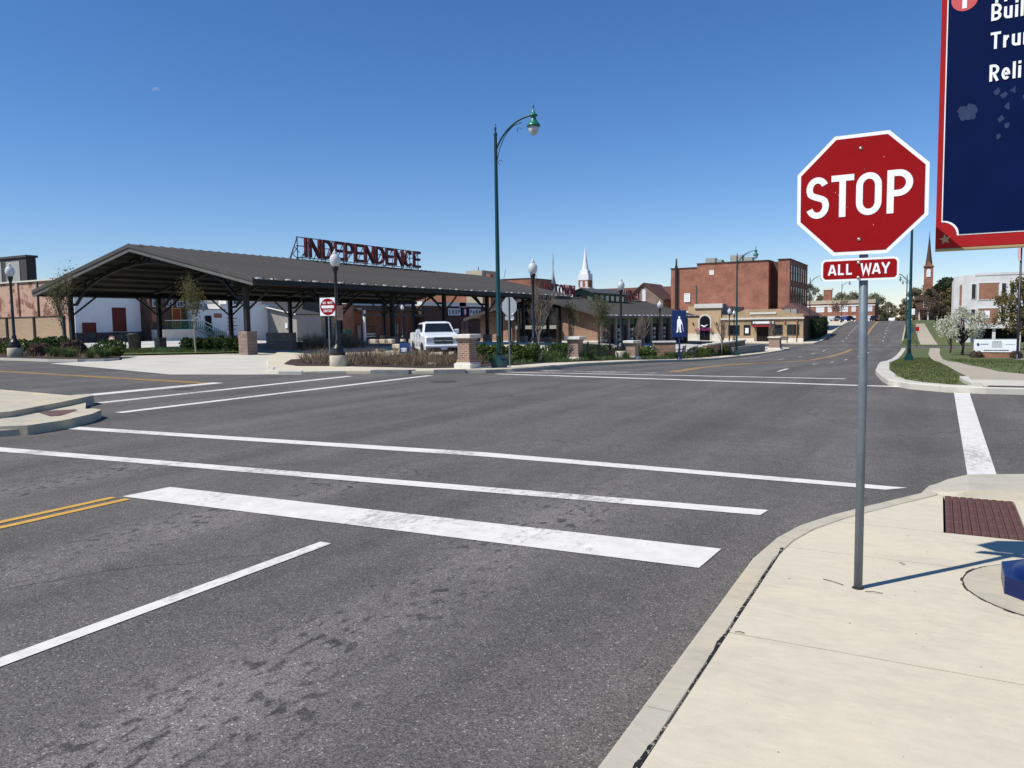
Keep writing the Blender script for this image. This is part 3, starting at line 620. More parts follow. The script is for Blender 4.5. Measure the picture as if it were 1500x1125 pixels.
for pts in ([(-15.5,8.9),(-15.15,9.5),(-16.3,9.9),(-16.75,9.3)],[(-14.35,6.0),(-14.2,7.0),(-15.1,7.3),(-15.3,6.2)]): sheet('tactile_pad',pts,.118,'tactile_far',lpav)

# far-left corner pavement with the market behind it
nose=[(-29,27.4),(-26.3,24.9),(-23.6,22.45),(-22.2,21.0),(-21.4,20.75),(-20.6,21.1)]
fp=nose+[(-19.4,22.2),(-18.2,22.75),(-17,23.2),(-15.7,23.9)]+[(x,y) for y,x in LC]+[(-16.2,100.3),(-17,101)]
fpav=sheet('market_pavement',fp+[(-34,101),(-34,33)],.12,'concrete',skirt=.3); struct(fpav,'pale pavement round the market corner across the road')
kerb(nose[2:],fpav,.18,.15,'concrete_white',seg=2); kerb(fp[5:10],fpav,.18,.1,seg=2.5); kerb(fp[9:18],fpav,.18,.14,seg=4)
block('kerb_block',[(-18.5,22.5),(-17.15,23.05),(-17.05,23.35),(-18.5,22.85)],.04,'stone_dark',fpav,.12)
block('kerb_block',[(-16.3,23.45),(-15.3,24.05),(-15.45,24.3),(-16.4,23.75)],.03,'stone_dark',fpav,.12)
sheet('tactile_pad',[(-15.6,24.2),(-14.9,24.7),(-15.3,25.2),(-15.9,24.6)],.126,'tactile_far',fpav)
dr=sheet('driveway',[(-36.2,20.9),(-30,19.8),(-25,18.85),(-22.3,20.2),(-21.4,20.8),(-22.2,21.0),(-23.6,22.4),(-26.3,24.9),(-29,27.4),(-31,31),(-31,75),(-60,75),(-60,29),(-42,29),(-37,24.5),(-36,22.4)],.014,'concrete_white'); struct(dr,'pale concrete driveway leading under the open pavilion')
lb=[(-90,21.7),(-42,21.55),(-37.8,21.75),(-36.3,22.3),(-35.6,23.2),(-35.9,24.2)]
lbed=sheet('left_bed',lb+[(-38.5,26),(-46,27.4),(-90,27.4)],.16,'mulch',skirt=.3); struct(lbed,'dark mulch bed with white kerb on the left')
kerb(lb,lbed,.2,.16,'concrete_white',seg=4)
mulch=[(-27.2,27.2),(-24.6,24.2),(-23.2,23.5),(-21.3,24.4),(-17.6,25.1),(-16.3,26.3),(-15.9,28.5),(-15.85,36),(-15.9,47),(-16.6,54),(-17.5,66),(-17.6,78),(-20,84),(-26,80),(-26,40),(-27,30)]
def mbh(x,y):
    e=min(1,max(0,(-16.2-x)/3)); return tz(x,y)+.16+.14*e
mbed=sheet('mulch_bed',mulch,.16,'mulch',skirt=.2); struct(mbed,'dark mulch planting bed in front of the market')
pl=sheet('plaza',[(-31.5,66),(-27,66),(-24,78),(-19.4,84),(-17.5,101),(-75,101),(-75,76),(-31.5,76)],.19,'concrete_grey',skirt=.1); struct(pl,'grey concrete plaza beside the market hall')
lot=sheet('back_lot',[(-75,29.2),(-60.2,29.2),(-60.2,101),(-75,101)],.02,'concrete_grey'); struct(lot,'grey yard behind the pavilion')
gs=sheet('grass_strip',[(-58,26.5),(-40,26.5),(-36.8,30.8),(-36.2,33.8),(-41,33.8),(-44.5,30.3),(-58,30.3)],.1,'grass_ground'); struct(gs,'narrow grass strip along the near end of the pavilion')
fl=sheet('shop_pavement',[(-60,113.5),(-16.5,113.5),(-15.2,114.2)]+[(x-.0,y) for y,x in LC2[1:]]+[(-60,330)],.12,'concrete',skirt=.2); struct(fl,'pale pavement in front of the shops and up the hill')
kerb([(x,y) for y,x in LC2[1:5]],fl,.2,.14,seg=12)

# right corner: kerb, lawn, footpath
rk=[(30,21.6),(3,21.2),(1.0,21.05),(.2,21.2),(-.6,21.9),(-1.15,23.0),(-1.4,24.6)]+[(x,y) for y,x in RC[1:]]
rp=sheet('right_verge',rk[:7]+[(x,y) for y,x in RC[1:6]]+[(30,98)],.14,'grass_ground',skirt=.35); struct(rp,'mown green lawn on the right corner')
kerb(rk[:12],rp,.42,.16,'concrete_white',seg=3,side=-1)
cp=sheet('corner_ramp',[(.95,21.12),(30,21.7),(30,23.6),(3,23.3),(.85,23.3)],.172,'concrete_white'); struct(cp,'pale concrete crossing ramp on the right corner')
kerb([(.95,21.3),(.78,22.6),(.72,23.6)],cp,.2,.24,'concrete_white',seg=3,base=.1)
sheet('tactile_pad',[(1.05,21.12),(4,21.2),(4,21.5),(1.05,21.4)],.178,'tactile_far',cp)
fpth=[(.85,23.3),(.6,27),(.35,32),(0,45),(-.3,60),(-.75,80),(-.8,97.8)]
fpr=[(.2,97.8),(.15,82),(.35,60),(.7,45),(1.15,34),(1.7,28.5),(2.8,25.4),(4.5,23.6),(3,23.3)]
ft=sheet('footpath',fpth+fpr,.16,'path_concrete'); struct(ft,'tan concrete footpath winding across the right lawn')
dw=sheet('office_drive',[(4.6,64),(30,66),(30,72),(7,70.5),(5.6,67)],.165,'concrete_grey'); struct(dw,'grey drive beside the flagpole')
v2=sheet('far_verge',[(-4.1,108),(40,108),(40,330),(-8,330)]+[(x+.1,y) for y,x in RC[::-1][1:5]],.12,'grass_ground',skirt=.3); struct(v2,'green verge rising up the right side of the hill')
kerb([(x,y) for y,x in RC[6:10]],v2,.2,.15,seg=14,side=-1)
ft2=sheet('hill_footpath',[(-1.9,109),(.0,109),(-1.4,150),(-2.6,185),(-4.2,185),(-3.4,150)],.14,'path_concrete'); struct(ft2,'tan footpath climbing the right side of the hill')
# ------------------------------------------------------------------ signs
def octagon(cx,cz,wd,ht):
    k=.2929/2*2; a=wd/2; b=ht/2; return [(cx+x*a,cz+z*b) for x,z in ((-1,-.4142),(-.4142,-1),(.4142,-1),(1,-.4142),(1,.4142),(.4142,1),(-.4142,1),(-1,.4142))]
def rrect(x0,z0,x1,z1,r,n=5):
    out=[]
    for cx,cz,a0 in ((x1-r,z0+r,-90),(x1-r,z1-r,0),(x0+r,z1-r,90),(x0+r,z0+r,180)):
        for i in range(n+1):
            t=R(a0+90*i/n); out.append((cx+r*math.cos(t),cz+r*math.sin(t)))
    return out
s=thing('stop_sign','red octagonal STOP sign with ALL WAY plaque on a grey post, nearest the camera','sign',(-.405,5.19,.12))
MB().tube([(0,0,-.15),(.004,0,1.3),(-.012,0,2.72)],.0255,20).build('post','galv',s)
pn=MB().prism(octagon(-.025,2.443,.725,.718),-.043,-.038).build('sign_panel','sign_white',s,)
f=MB().prism(octagon(-.025,2.443,.683,.676),-.0445,-.0425).build('sign_face','sign_red',s)
f['label']='red face reading STOP'
for c,x0,x1 in (('S',-.313,-.180),('T',-.168,-.040),('O',-.028,.112),('P',.140,.277)):
    sletter(c,(x0-.022,-.0455,2.316),EX,EZ,x1-x0,.252,.037,.003,'sign_white',s)
pq=MB().prism(rrect(-.242,1.928,.192,2.062,.03),-.042,-.038).build('plaque','sign_white',s)
MB().prism(rrect(-.230,1.940,.180,2.050,.02),-.0435,-.0415).build('plaque_face','sign_red',pq)
for c,x0,x1 in (('A',-.198,-.150),('L',-.141,-.108),('L',-.095,-.062),('W',-.014,.046),('A',.049,.096),('Y',.099,.147)):
    sletter(c,(x0-.003,-.0445,1.964),EX,EZ,x1-x0,.066,.0115,.002,'sign_white',pq)
for z in (2.715,2.175,2.035,1.945): MB().lathe([(.011,0),(.011,.003),(.006,.008),(.002,.009)],10).build('bolt','bolt',s).matrix_local=Matrix.Translation((-.029,-.0445,z))@Matrix.Rotation(R(90),4,'X')
rg0=random.Random(21)
for k in range(9):
    a=rg0.uniform(0,6.28); q=rg0.uniform(.1,.3); x=-.025+q*math.cos(a); z=2.443+q*math.sin(a); d=rg0.uniform(.002,.008); MB().prism([(x,z),(x+.0016,z+.0004),(x+.002+d*.3,z+d),(x+d*.25,z+d*1.02)],-.0449,-.0444).build('scratch','sign_white',s)
n=16; MB().lathe([(.036,.001),(.034,.006),(.028,.009)],n).build('base_gap','dark_gap',s)

s=thing('wayfinding_sign','tall navy visitor sign with red border on a blue post, cut by the right edge','sign',(.78,5.62,.125))
MB().lathe([(.36,0),(.36,.10),(.33,.13),(.24,.15),(.17,.18),(.115,.22),(.1,.30),(.105,.33),(.085,.36),(.07,.5),(.062,.7),(.06,4.4)],24).build('post','navy_paint',s)
mb=MB().prism([(.42*math.cos(R(a)),.42*math.sin(R(a))) for a in range(22,382,45)],0,.11,'XY'); mb.build('base','navy_paint',s)
x0,x1,z0,z1=-.81,.81,2.115,4.2
b=MB().cbox((x0,-.125,z0),(x1,-.075,z1),.004).build('panel','sign_border_red',s)
# navy field with scooped lower corners, white keyline behind it
def field(ins,r):
    o=[]; a,c,d,e=x0+ins,x1-ins,z0+ins+.045,z1-ins
    for i in range(9):
        t=R(90-90*i/8); o.append((a+r*math.cos(t)-0,d+r*math.sin(t)))
    for i in range(9):
        t=R(180-90*i/8); o.append((c+r*math.cos(t),d+r*math.sin(t)))
    return o+[(c,e),(a,e)]
MB().prism(field(.030,.085),-.1275,-.12).build('keyline','sign_white',b); MB().prism(field(.036,.089),-.1295,-.12).build('field','navy',b)
MB().cbox((x0,-.128,z0-.016),(x1,-.07,z0),.003).build('trim','gold',b)
st=[]
for i in range(10):
    t=R(90+36*i+8); rr=.033 if i%2==0 else .014; st.append((x0+.052+rr*math.cos(t),z0+.055+rr*math.sin(t)))
MB().prism(st,-.128,-.12).build('star','gold',b)
MB().prism([(-.69+.07*math.cos(2*math.pi*i/28),3.585+.07*math.sin(2*math.pi*i/28)) for i in range(28)],-.1315,-.125).build('badge','badge_red',b)
MB().prism([(-.69+a,3.585+c) for a,c in ((-.012,-.055),(.012,-.055),(.012,.012),(.038,.012),(0,.056),(-.038,.012),(-.012,.012))],-.133,-.126).build('arrow','sign_white',b)
for txt,zz,ww in (('Tru',3.652,.145),('Buil',3.553,.158),('Trum',3.39,.235),('Reli',3.205,.155)):
    sline(txt,(-.552,-.1325,zz-.125),EX,EZ,ww,.096,.0145,.004,'sign_white',b,gap=.13)
rg=random.Random(5)
pt=[]
for i in range(22):
    t=2*math.pi*i/22; rr=.05*(.75+.4*rg.random()); pt.append((x0+.15+rr*math.cos(t)*1.05,z0+.80+rr*math.sin(t)))
MB().prism(pt,-.1305,-.126).build('scuff','scuff',b)
for k in range(8):
    cx=x0+.3+.035*k*rg.random()*1.5; cz=z0+.85-.3*rg.random()**2+.06; pt=[(cx+.016*(.4+rg.random())*math.cos(2*math.pi*i/6),cz+.02*(.4+rg.random())*math.sin(2*math.pi*i/6)) for i in range(6)]
    MB().prism(pt,-.1304,-.126).build('scuff','scuff',b)

# walking-man sign across the road
s=thing('emblem_sign','navy square sign with a white walking man emblem on a blue post across the road','sign',(-14.75,49.2,tz(-14.75,49.2)+.12))
MB().lathe([(.17,0),(.17,.06),(.1,.1),(.07,.2),(.055,.4),(.055,3.3)],12).build('post','navy_far',s)
pn=MB().cbox((-.47,-.09,1.46),(.47,-.05,3.2),.01).build('panel','navy_far',s)
man=[(-.19,-.5),(-.07,-.5),(-.045,-.46),(-.02,-.2),(.0,-.14),(.05,-.46),(.03,-.5),(.17,-.5),(.165,-.46),(.13,-.42),(.12,-.1),(.13,.06),(.2,-.06),(.235,-.045),(.17,.17),(.115,.285),(.05,.33),(-.04,.335),(-.105,.28),(-.13,.12),(-.125,-.08),(-.13,-.3),(-.155,-.45),(-.2,-.475)]
MB().prism([(x*1.02,2.31+z*1.06) for x,z in man],-.098,-.085).build('walking_man','sign_white',pn)
MB().prism([(.012+.066*math.cos(i*.45)*(1.15 if 0<i<7 else 1),2.31+.43+.082*math.sin(i*.45)) for i in range(14)],-.098,-.085).build('head','sign_white',pn)
MB().bar((.22,-.092,2.25),(.29,-.092,1.84),.02).build('cane','sign_white',pn)
# stop sign seen from behind, do-not-enter sign
s=thing('stop_sign','grey back of a stop sign with plaque on a thin post across the road','sign',(-15.25,27.35,tz(-15.25,27.35)+.12),R(-8))
MB().box((-.022,-.022,-.1),(.022,.022,2.82)).build('post','galv',s)
MB().prism(octagon(0,2.45,.74,.74),.028,.034).build('sign_panel','sign_back',s); MB().prism(rrect(-.23,1.9,.23,2.06,.03),.028,.034).build('plaque','sign_back',s)
MB().bar((0,.0,1.95),(0,.0,2.8),.05,.03).build('stiffener','steel_dark',s)
for x,z in ((.16,2.15),(.13,1.92)): MB().prism([(x+.035*math.cos(i*.785),z+.035*math.sin(i*.785)) for i in range(8)],.02,.03).build('sticker','sign_white',s)
s=thing('do_not_enter_sign','white square DO NOT ENTER sign with red disc on a thin post','sign',(-23.0,25.3,tz(-23,25.3)+.15),R(14))
MB().box((-.025,-.025,-.1),(.025,.025,2.75)).build('post','galv',s)
pn=MB().cbox((-.38,-.05,2.06),(.38,-.03,2.84),.006).build('sign_panel','sign_white',s)
MB().prism([(.355*math.cos(2*math.pi*i/32),2.45+.355*math.sin(2*math.pi*i/32)) for i in range(32)],-.056,-.04).build('disc','sign_red',pn)
MB().box((-.29,-.06,2.39),(.29,-.045,2.51)).build('white_bar','sign_white',pn)
sline('DO NOT',(-.235,-.059,2.57),EX,EZ,.47,.105,.02,.006,'sign_white',pn); sline('ENTER',(-.2,-.059,2.225),EX,EZ,.40,.105,.02,.006,'sign_white',pn)
# small far street signs
for nm,lb_,x,y,wd,h0,h1,mm,hh in (('street_sign','small white street sign on the right verge before the hill crest',-4.6,172,.9,2.3,3.5,'sign_white',3.5),('street_sign','small blue street banner sign on the far right kerb beyond the lawn',-2.75,97,.5,1.8,2.4,'car_blue',2.5),('street_sign','small red street banner sign beside the blue one at the lawn end',-2.15,101,.4,1.9,2.4,'sign_border_red',2.5)):
    s=thing(nm,lb_,'sign',(x,y,tz(x,y)+.12)); MB().tube([(0,0,0),(0,0,hh)],.04,6).build('post','galv',s); MB().cbox((-wd/2,-.08,h0),(wd/2,-.04,h1),.01).build('sign_panel',mm,s)

# ------------------------------------------------------------------ street lamps
def lathe_obj(prof,n,name,m,parent,c=(0,0,0)): return MB().lathe(prof,n,c).build(name,m,parent)
def tall_lamp(label,loc,rz=0):
    s=thing('tall_street_lamp',label,'street lamp',loc,rz,'tall green street lamps along the main road')
    mb=MB().prism([(-.24,0),(.24,0),(.24,.28),(.17,.36),(.15,.5),(-.15,.5),(-.17,.36),(-.24,.28)],-.22,.22); mb.build('base','green_pole',s)
    MB().lathe([(.12,.3),(.105,.9),(.1,1.2),(.112,1.22),(.112,1.27),(.095,1.3),(.062,9.0),(.072,9.05),(.072,9.12),(.03,9.2),(.045,9.3),(.01,9.5)],14).build('pole','green_pole',s)
    pts=[]
    for i in range(15):
        t=i/14; pts.append((.05+1.62*(1-math.cos(t*math.pi/2))*.55+1.62*t*.45,0,8.55+1.05*math.sin(t*math.pi/2)))
    arm=MB().tube(pts,.035,8)
    pts=[(.05+1.1*t*t*.6+.44*t,0,8.05+1.33*math.sin(t*math.pi/2)) for t in [i/12 for i in range(13)]]; arm.tube(pts,.018,6)
    for cx,cz in ((.2,8.0),(1.05,9.13)): arm.tube([(cx+.09*math.cos(t*.6),0,cz+.09*math.sin(t*.6)) for t in range(8)],.012,5)
    arm.build('arm','green_pole',s)
    ln=lathe_obj([(.02,.62),(.035,.52),(.06,.48),(.075,.40),(.16,.36),(.165,.31),(.10,.29),(.10,.22),(.12,.16),(.22,.02),(.26,-.04),(.26,-.08),(.18,-.09)],16,'lantern','green_lantern',s,(1.67,0,9.25))
    lathe_obj([(.19,-.08),(.2,-.16),(.17,-.28),(.09,-.38),(.02,-.41)],16,'globe','globe',ln,(1.67,0,9.25))
    lathe_obj([(.02,.6),(.035,.66),(.01,.78)],8,'finial','green_lantern',ln,(1.67,0,9.25))
    return s
L0=tall_lamp('tall green street lamp with curved arm beside the near brick pier',(-15.28,26.55,tz(-15.28,26.55)+.12))
for lab,x,y,rz in (('tall green street lamp behind the stop sign, on the right lawn',-1.5,51.5,180),('tall green street lamp standing in front of the tan brick shops',-16.45,73,0),
    ('tall dark street lamp by the shop side wall, at the brick block edge',-17.1,124,0),('tall street lamp by the far left kerb near the hill crest',-20.4,200,0),
    ('nearer tall street lamp in line with the green lawn pole on the right',-4.2,128,180),('farther tall street lamp in line with the green lawn pole on the right',-4.9,165,180),('tall thin street lamp on the right kerb close to the hill crest',-6.2,212,180)):
    copy_tree(L0,(x,y,tz(x,y)+.12),R(rz),lab)
def acorn_lamp(label,loc,foot=.45):
    s=thing('acorn_lamp',label,'street lamp',loc,0,'black lamp posts with acorn globes')
    lathe_obj([(.36,-.3),(.35,.42),(.33,.45)],16,'footing','concrete_kerb',s)
    lathe_obj([(.29,.44),(.29,.6),(.25,.66),(.27,.72),(.2,.8),(.13,.88),(.1,1.0),(.12,1.04),(.075,1.1),(.06,3.78),(.078,3.82),(.078,3.88),(.115,3.94),(.13,4.02),(.13,4.08),(.09,4.1)],14,'post','black_metal',s)
    gl=lathe_obj([(.11,4.08),(.16,4.13),(.21,4.25),(.222,4.36),(.19,4.49),(.12,4.57),(.09,4.6)],16,'globe','globe',s)
    lathe_obj([(.1,4.6),(.1,4.63),(.06,4.66),(.07,4.69),(.025,4.73),(.008,4.8)],12,'cap','globe',gl)
    return s
A0=acorn_lamp('black lamp post with acorn globe in the left mulch bed',(-41.5,22.25,tz(-41.5,22.25)+.16))
for lab,x,y,dz in (('black lamp post with acorn globe beside the do-not-enter sign',-21.65,24.3,.12),('black lamp post with acorn globe just right of the tall green pole',-16.8,32.5,.22),('black lamp post with acorn globe between the second and third brick piers',-16.6,43.5,.2),
    ('black lamp post with acorn globe left of the walking-man sign',-20.9,64,.2),('small black lamp post with acorn globe in front of the arched shop',-20.4,87,.2),('small lamp post with acorn globe under the pavilion left of the pickup',-58,77,.05),('small lamp post with acorn globe before the red awning shop door',-24,105,.1)):
    copy_tree(A0,(x,y,tz(x,y)+dz),0,lab)
for o in kids(A0): pass
s=thing('notice_plate','small brown notice plate fixed to the near acorn lamp post','sign',(-21.55,24.2,2.35)); MB().cbox((.0,-.03,-.3),(.34,.0,.3),.01).build('plate','brick_brown',s); MB().box((.08,-.036,-.18),(.24,-.03,.18)).build('print','steel_brown',s)

# ------------------------------------------------------------------ brick piers with stone caps
def pier(label,loc,h=1.3,wd=.6,rz=0):
    s=thing('brick_pier',label,'pier',loc,rz,'brick piers with pale stone caps')
    a=wd/2
    MB().cbox((-a-.12,-a-.12,-.15),(a+.12,a+.12,.16),.03).build('plinth','cap_stone',s)
    MB().cbox((-a-.06,-a-.06,.16),(a+.06,a+.06,.20),.012).build('plinth_trim','cap_stone',s)
    sh=MB().box((-a,-a,.2),(a,a,h-.16)).box((-a-.03,-a-.03,.2),(a+.03,a+.03,.32)).box((-a-.025,-a-.025,h-.3),(a+.025,a+.025,h-.23)).box((-a-.05,-a-.05,h-.23),(a+.05,a+.05,h-.16)).build('shaft','brick_pier',s)
    MB().cbox((-a-.14,-a-.14,h-.159),(a+.14,a+.14,h),.02).build('cap','cap_stone',s)
    return s
pier('brick pier with stone cap in front of the white pickup',(-16.25,25.7,tz(-16.2,25.7)+.16),1.30,.54)
pier('second brick pier from the left, before the market gable',(-16.9,37.5,tz(-16.9,37.5)+.14),1.28,.6)
pier('third brick pier from the left, under the market eave',(-16.35,44.7,tz(-16.35,44.7)+.14),1.15,.6)
pier('short brick pier at the far end of the plaza wall, by the shops',(-16.9,95,tz(-16.9,95)+.12),1.5,1.2)
# plaza walls
def low_wall(label,a,b,h,m='brick_market',cap=True):
    a=Vector(a); b=Vector(b); c=(a+b)/2; z0=min(tz(a.x,a.y),tz(b.x,b.y)); s=thing('plaza_wall',label,'wall',(c.x,c.y,z0),math.atan2(b.y-a.y,b.x-a.x)); l=(b-a).length/2
    MB().box((-l,-.18,-.2),(l,.18,h)).build('wall',m,s)
    if cap: MB().cbox((-l-.06,-.26,h),(l+.06,.26,h+.14),.02).build('coping','cap_stone',s)
low_wall('low plaza wall with pale coping left of the walking-man sign',(-20.2,60.2),(-18.6,60.9),1.35)
low_wall('long low plaza wall with pale coping before the shops',(-18.1,68),(-18.2,84),1.35)
low_wall('dark low planter wall beside the third tall lamp',(-17.6,76),(-16.9,88),.95,'stone_dark',False)
# black fence panel between the piers
s=thing('iron_fence','black iron fence between the second and third brick piers','fence',(-17.2,38.2,tz(-17.2,38.2)+.16))
for i in range(5): MB().box((-.04+.06*i,1.5*i,-.3-.05*i),(.04+.06*i,1.5*i+.08,1.0-.06*i)).build('post','black_metal',s)
for z in (.35,.85): MB().bar((0,0,z),(.25,6.0,z-.25),.04).build('rail','black_metal',s)
for i in range(40): MB().box((.0+.006*i,.15*i,-.1),(.018+.006*i,.15*i+.018,.85-.006*i)).build('picket','black_metal',s)
# benches, bins
def bench(label,loc,rz,ln=1.7):
    s=thing('bench',label,'bench',loc,rz,'black metal benches')
    for i in range(5): MB().box((-ln/2,-.22+i*.1,.43),(ln/2,-.14+i*.1,.46)).build('seat_slat','black_metal',s)
    for i in range(4): MB().bar((-ln/2,.27+i*.03,.52+i*.11),(ln/2,.27+i*.03,.52+i*.11),.02,.08).build('back_slat','black_metal',s)
    for x in (-ln/2+.1,ln/2-.1): MB().bar((x,-.2,0),(x,-.2,.44),.05).bar((x,.24,0),(x,.36,.95),.05).bar((x,-.22,.43),(x,.28,.43),.05).bar((x,-.22,.65),(x,.3,.65),.05).bar((x,-.2,.44),(x,-.2,.65),.04).build('leg','black_metal',s)
    return s
for lab,x,y,rz in (('left one of two black benches behind the walking-man sign',-16.35,54.6,-80),('right one of two black benches behind the walking-man sign',-16.6,58.6,-80),('tan bench in front of the right shop windows',-19.3,112.4,0),('black bench under the near gable of the pavilion',-47.6,32.2,0)):
    bench(lab,(x,y,tz(x,y)+.16),R(rz),2.0)
s=thing('trash_bin','dark round trash bin beside the bench under the pavilion gable','bin',(-46.2,32.3,tz(-46,32.3)+.05)); MB().lathe([(.36,0),(.42,1.0),(.44,1.02)],16).build('body','trash',s); MB().lathe([(.46,1.0),(.46,1.06),(.3,1.14)],16).build('lid','trash',s)
s=thing('round_wall_plaque','red and white round plaque on the bench back under the pavilion','sign',(-48.0,31.9,1.2)); MB().prism([(.34*math.cos(i*.393),.22*math.sin(i*.393)) for i in range(16)],-.02,.02).build('plate','brick_red',s); MB().prism([(.2*math.cos(i*.393),.12*math.sin(i*.393)) for i in range(16)],-.026,.0).build('disc','plate',s)

# ------------------------------------------------------------------ white pickup truck
def pickup(label,loc,rz):
    s=thing('pickup_truck',label,'pickup',loc,rz)     # front points along local +X
    def loft(secs,m,name,par=s,smooth=False):
        vs=[];fs=[];k=len(secs[0][1])
        for x,pts in secs: vs+=[(x,y,z) for y,z in pts]
        for i in range(len(secs)-1):
            for j in range(k): fs.append((i*k+j,i*k+(j+1)%k,(i+1)*k+(j+1)%k,(i+1)*k+j))
        fs.append(tuple(range(k))); fs.append(tuple((len(secs)-1)*k+j for j in range(k))[::-1])
        mb=MB().add(vs,fs); o=mb.build(name,m,par); 
        bv=o.modifiers.new('bevel','BEVEL'); bv.width=.03; bv.segments=2; bv.limit_method='ANGLE'; bv.angle_limit=R(25); return o
    def sec(w0,w1,z0,z1,zm=None):
        zm=zm or (z0+z1)/2; return [(-w0,z0),(w0,z0),(w1,zm),(w1*.985,z1-.06),(w1*.9,z1),(-w1*.9,z1),(-w1*.985,z1-.06),(-w1,zm)]
    loft([(-2.9,sec(.93,.96,.52,1.32)),(-2.85,sec(.95,1.0,.48,1.36)),(.2,sec(.95,1.0,.45,1.36)),(1.1,sec(.95,1.0,.45,1.36)),(1.6,sec(.95,.99,.45,1.28)),(2.35,sec(.94,.97,.45,1.25)),(2.62,sec(.92,.95,.5,1.2)),(2.68,sec(.88,.91,.55,1.15))],'car_white','body')
    c=loft([(-1.05,[(-.86,1.34),(.86,1.34),(.72,1.86),(.5,1.9),(-.5,1.9),(-.72,1.86)]),(.35,[(-.87,1.34),(.87,1.34),(.73,1.9),(.5,1.94),(-.5,1.94),(-.73,1.9)]),(.65,[(-.87,1.34),(.87,1.34),(.72,1.86),(.5,1.9),(-.5,1.9),(-.72,1.86)]),(1.25,[(-.87,1.30),(.87,1.30),(.85,1.36),(.6,1.385),(-.6,1.385),(-.85,1.36)])],'car_white','cab')
    MB().add([(1.235,-.76,1.40),(1.235,.76,1.40),(.70,.62,1.835),(.70,-.62,1.835)],[(0,1,2,3)]).add([(1.252,-.76,1.395),(1.252,.76,1.395),(.72,.62,1.84),(.72,-.62,1.84)],[(0,1,2,3)]).build('windscreen','glass',c)
    for sg in (-1,1):
        MB().add([(1.02,sg*.89,1.40),(-.1,sg*.885,1.40),(-.1,sg*.765,1.80),(.6,sg*.765,1.80)],[(0,1,2,3)]).build('side_window','glass',c)
        MB().add([(-.2,sg*.885,1.40),(-.95,sg*.88,1.40),(-.85,sg*.765,1.78),(-.2,sg*.765,1.80)],[(0,1,2,3)]).build('side_window','glass',c)
        MB().cbox((.78,sg*1.04-.12,1.28),(.88,sg*1.04+.12,1.52),.03).build('mirror','car_white',s)
        MB().cbox((2.55,sg*.70-.2,.88),(2.715,sg*.70+.2,1.13),.03).build('headlight','headlamp',s)
        for x in (1.75,-1.75):
            wh=thing_child=MB().lathe([(.2,-.13),(.36,-.13),(.385,-.09),(.385,.09),(.36,.13),(.2,.13)],20); o=wh.build('wheel','tyre',s); o.matrix_local=Matrix.Translation((x,sg*.86,.385))@Matrix.Rotation(R(90),4,'X')
            MB().lathe([(.05,.135),(.14,.12),(.21,.135),(.215,.12),(.215,-.135)],14).build('rim','chrome',o)
            MB().prism([(x+.47*math.cos(R(a)),.40+.47*math.sin(R(a))) for a in range(0,181,15)],sg*1.0,sg*1.012).build('wheel_arch','tyre',s)
    g=MB().box((2.60,-.48,.78),(2.70,.48,1.13)).build('grille','black_metal',s)
    MB().cbox((2.67,-.5,.93),(2.72,.5,.98),.008).build('grille_bar','chrome',g); MB().prism([(-.09,.92),(.09,.93),(.09,.99),(-.09,.98)],2.70,2.73,'YZ').build('badge','gold',g)
    [MB().box((2.70,-.46,.80+k*.075),(2.708,.46,.815+k*.075)).build('grille_slat','car_silver',g) for k in (0,1,3,4)]
    [MB().box((x,-1.006,.62),(x+.012,1.006,1.3)).build('door_seam','tyre',s) for x in (1.02,-.15,-1.08)]
    MB().cbox((2.6,-.98,.58),(2.83,.98,.75),.05).build('bumper','car_white',s); MB().cbox((2.55,-.9,.38),(2.74,.9,.57),.04).build('air_dam','tyre',s)
    MB().box((2.835,-.16,.5),(2.85,.16,.68)).build('number_plate','plate',s)
    MB().box((-2.7,-.7,1.36),(-1.2,.7,1.37)).build('bed_floor','tyre',s)
    return s
pickup('white pickup truck parked behind dry plants by the market, facing the road',(-23.9,34.6,tz(-23.9,34.6)+.2),math.atan2(-.72,.69))
def car(label,loc,rz,m,van=False,s_=1):
    s=thing('parked_car',label,'car',loc,rz); s.scale=(s_,)*3; hh=1.9 if van else 1.5
    prof=[(-2.2,.35),(2.15,.35),(2.25,.6),(2.2,.8),(1.2,.95),(.55,hh-.05),(-.2,hh),(-1.6 if not van else -2.1,hh-.05),(-2.15,1.0),(-2.25,.7)]
    MB().prism(prof,-.85,.85).build('body',m,s)
    MB().prism([(1.1,.98),(.5,hh-.12),(-.2,hh-.08),(-1.5,hh-.14),(-1.9,1.0)],-.86,.86).build('window','glass',s)
    MB().add([(1.24,-.72,.97),(1.24,.72,.97),(.6,.66,hh-.1),(.6,-.66,hh-.1)],[(0,1,2,3)]).build('windscreen','glass',s)
    for x in (-1.4,1.4):
        for y in (-.75,.75): o=MB().lathe([(.33,-.1),(.33,.1)],14).build('wheel','tyre',s); o.matrix_local=Matrix.Translation((x,y,.33))@Matrix.Rotation(R(90),4,'X')
    for y in (-.6,.6): MB().box((-2.27,y-.15,.75),(-2.15,y+.15,.9)).build('tail_light','sign_border_red',s)
car('dark car driving over the crest of the hill road',(-14.9,226,tz(-14.9,226)),R(-95),'car_dark')
car('white car just beyond the crest of the hill road',(-11.4,243,tz(-11.4,243)),R(85),'car_white',False,.9)
car('blue car parked beside the far left kerb near the crest',(-20.9,222,tz(-20.9,222)+.12),R(60),'car_blue',False,.9)
car('silver car parked next to the blue car near the crest',(-23.8,221,tz(-23.8,221)+.12),R(60),'car_silver',False,.9)
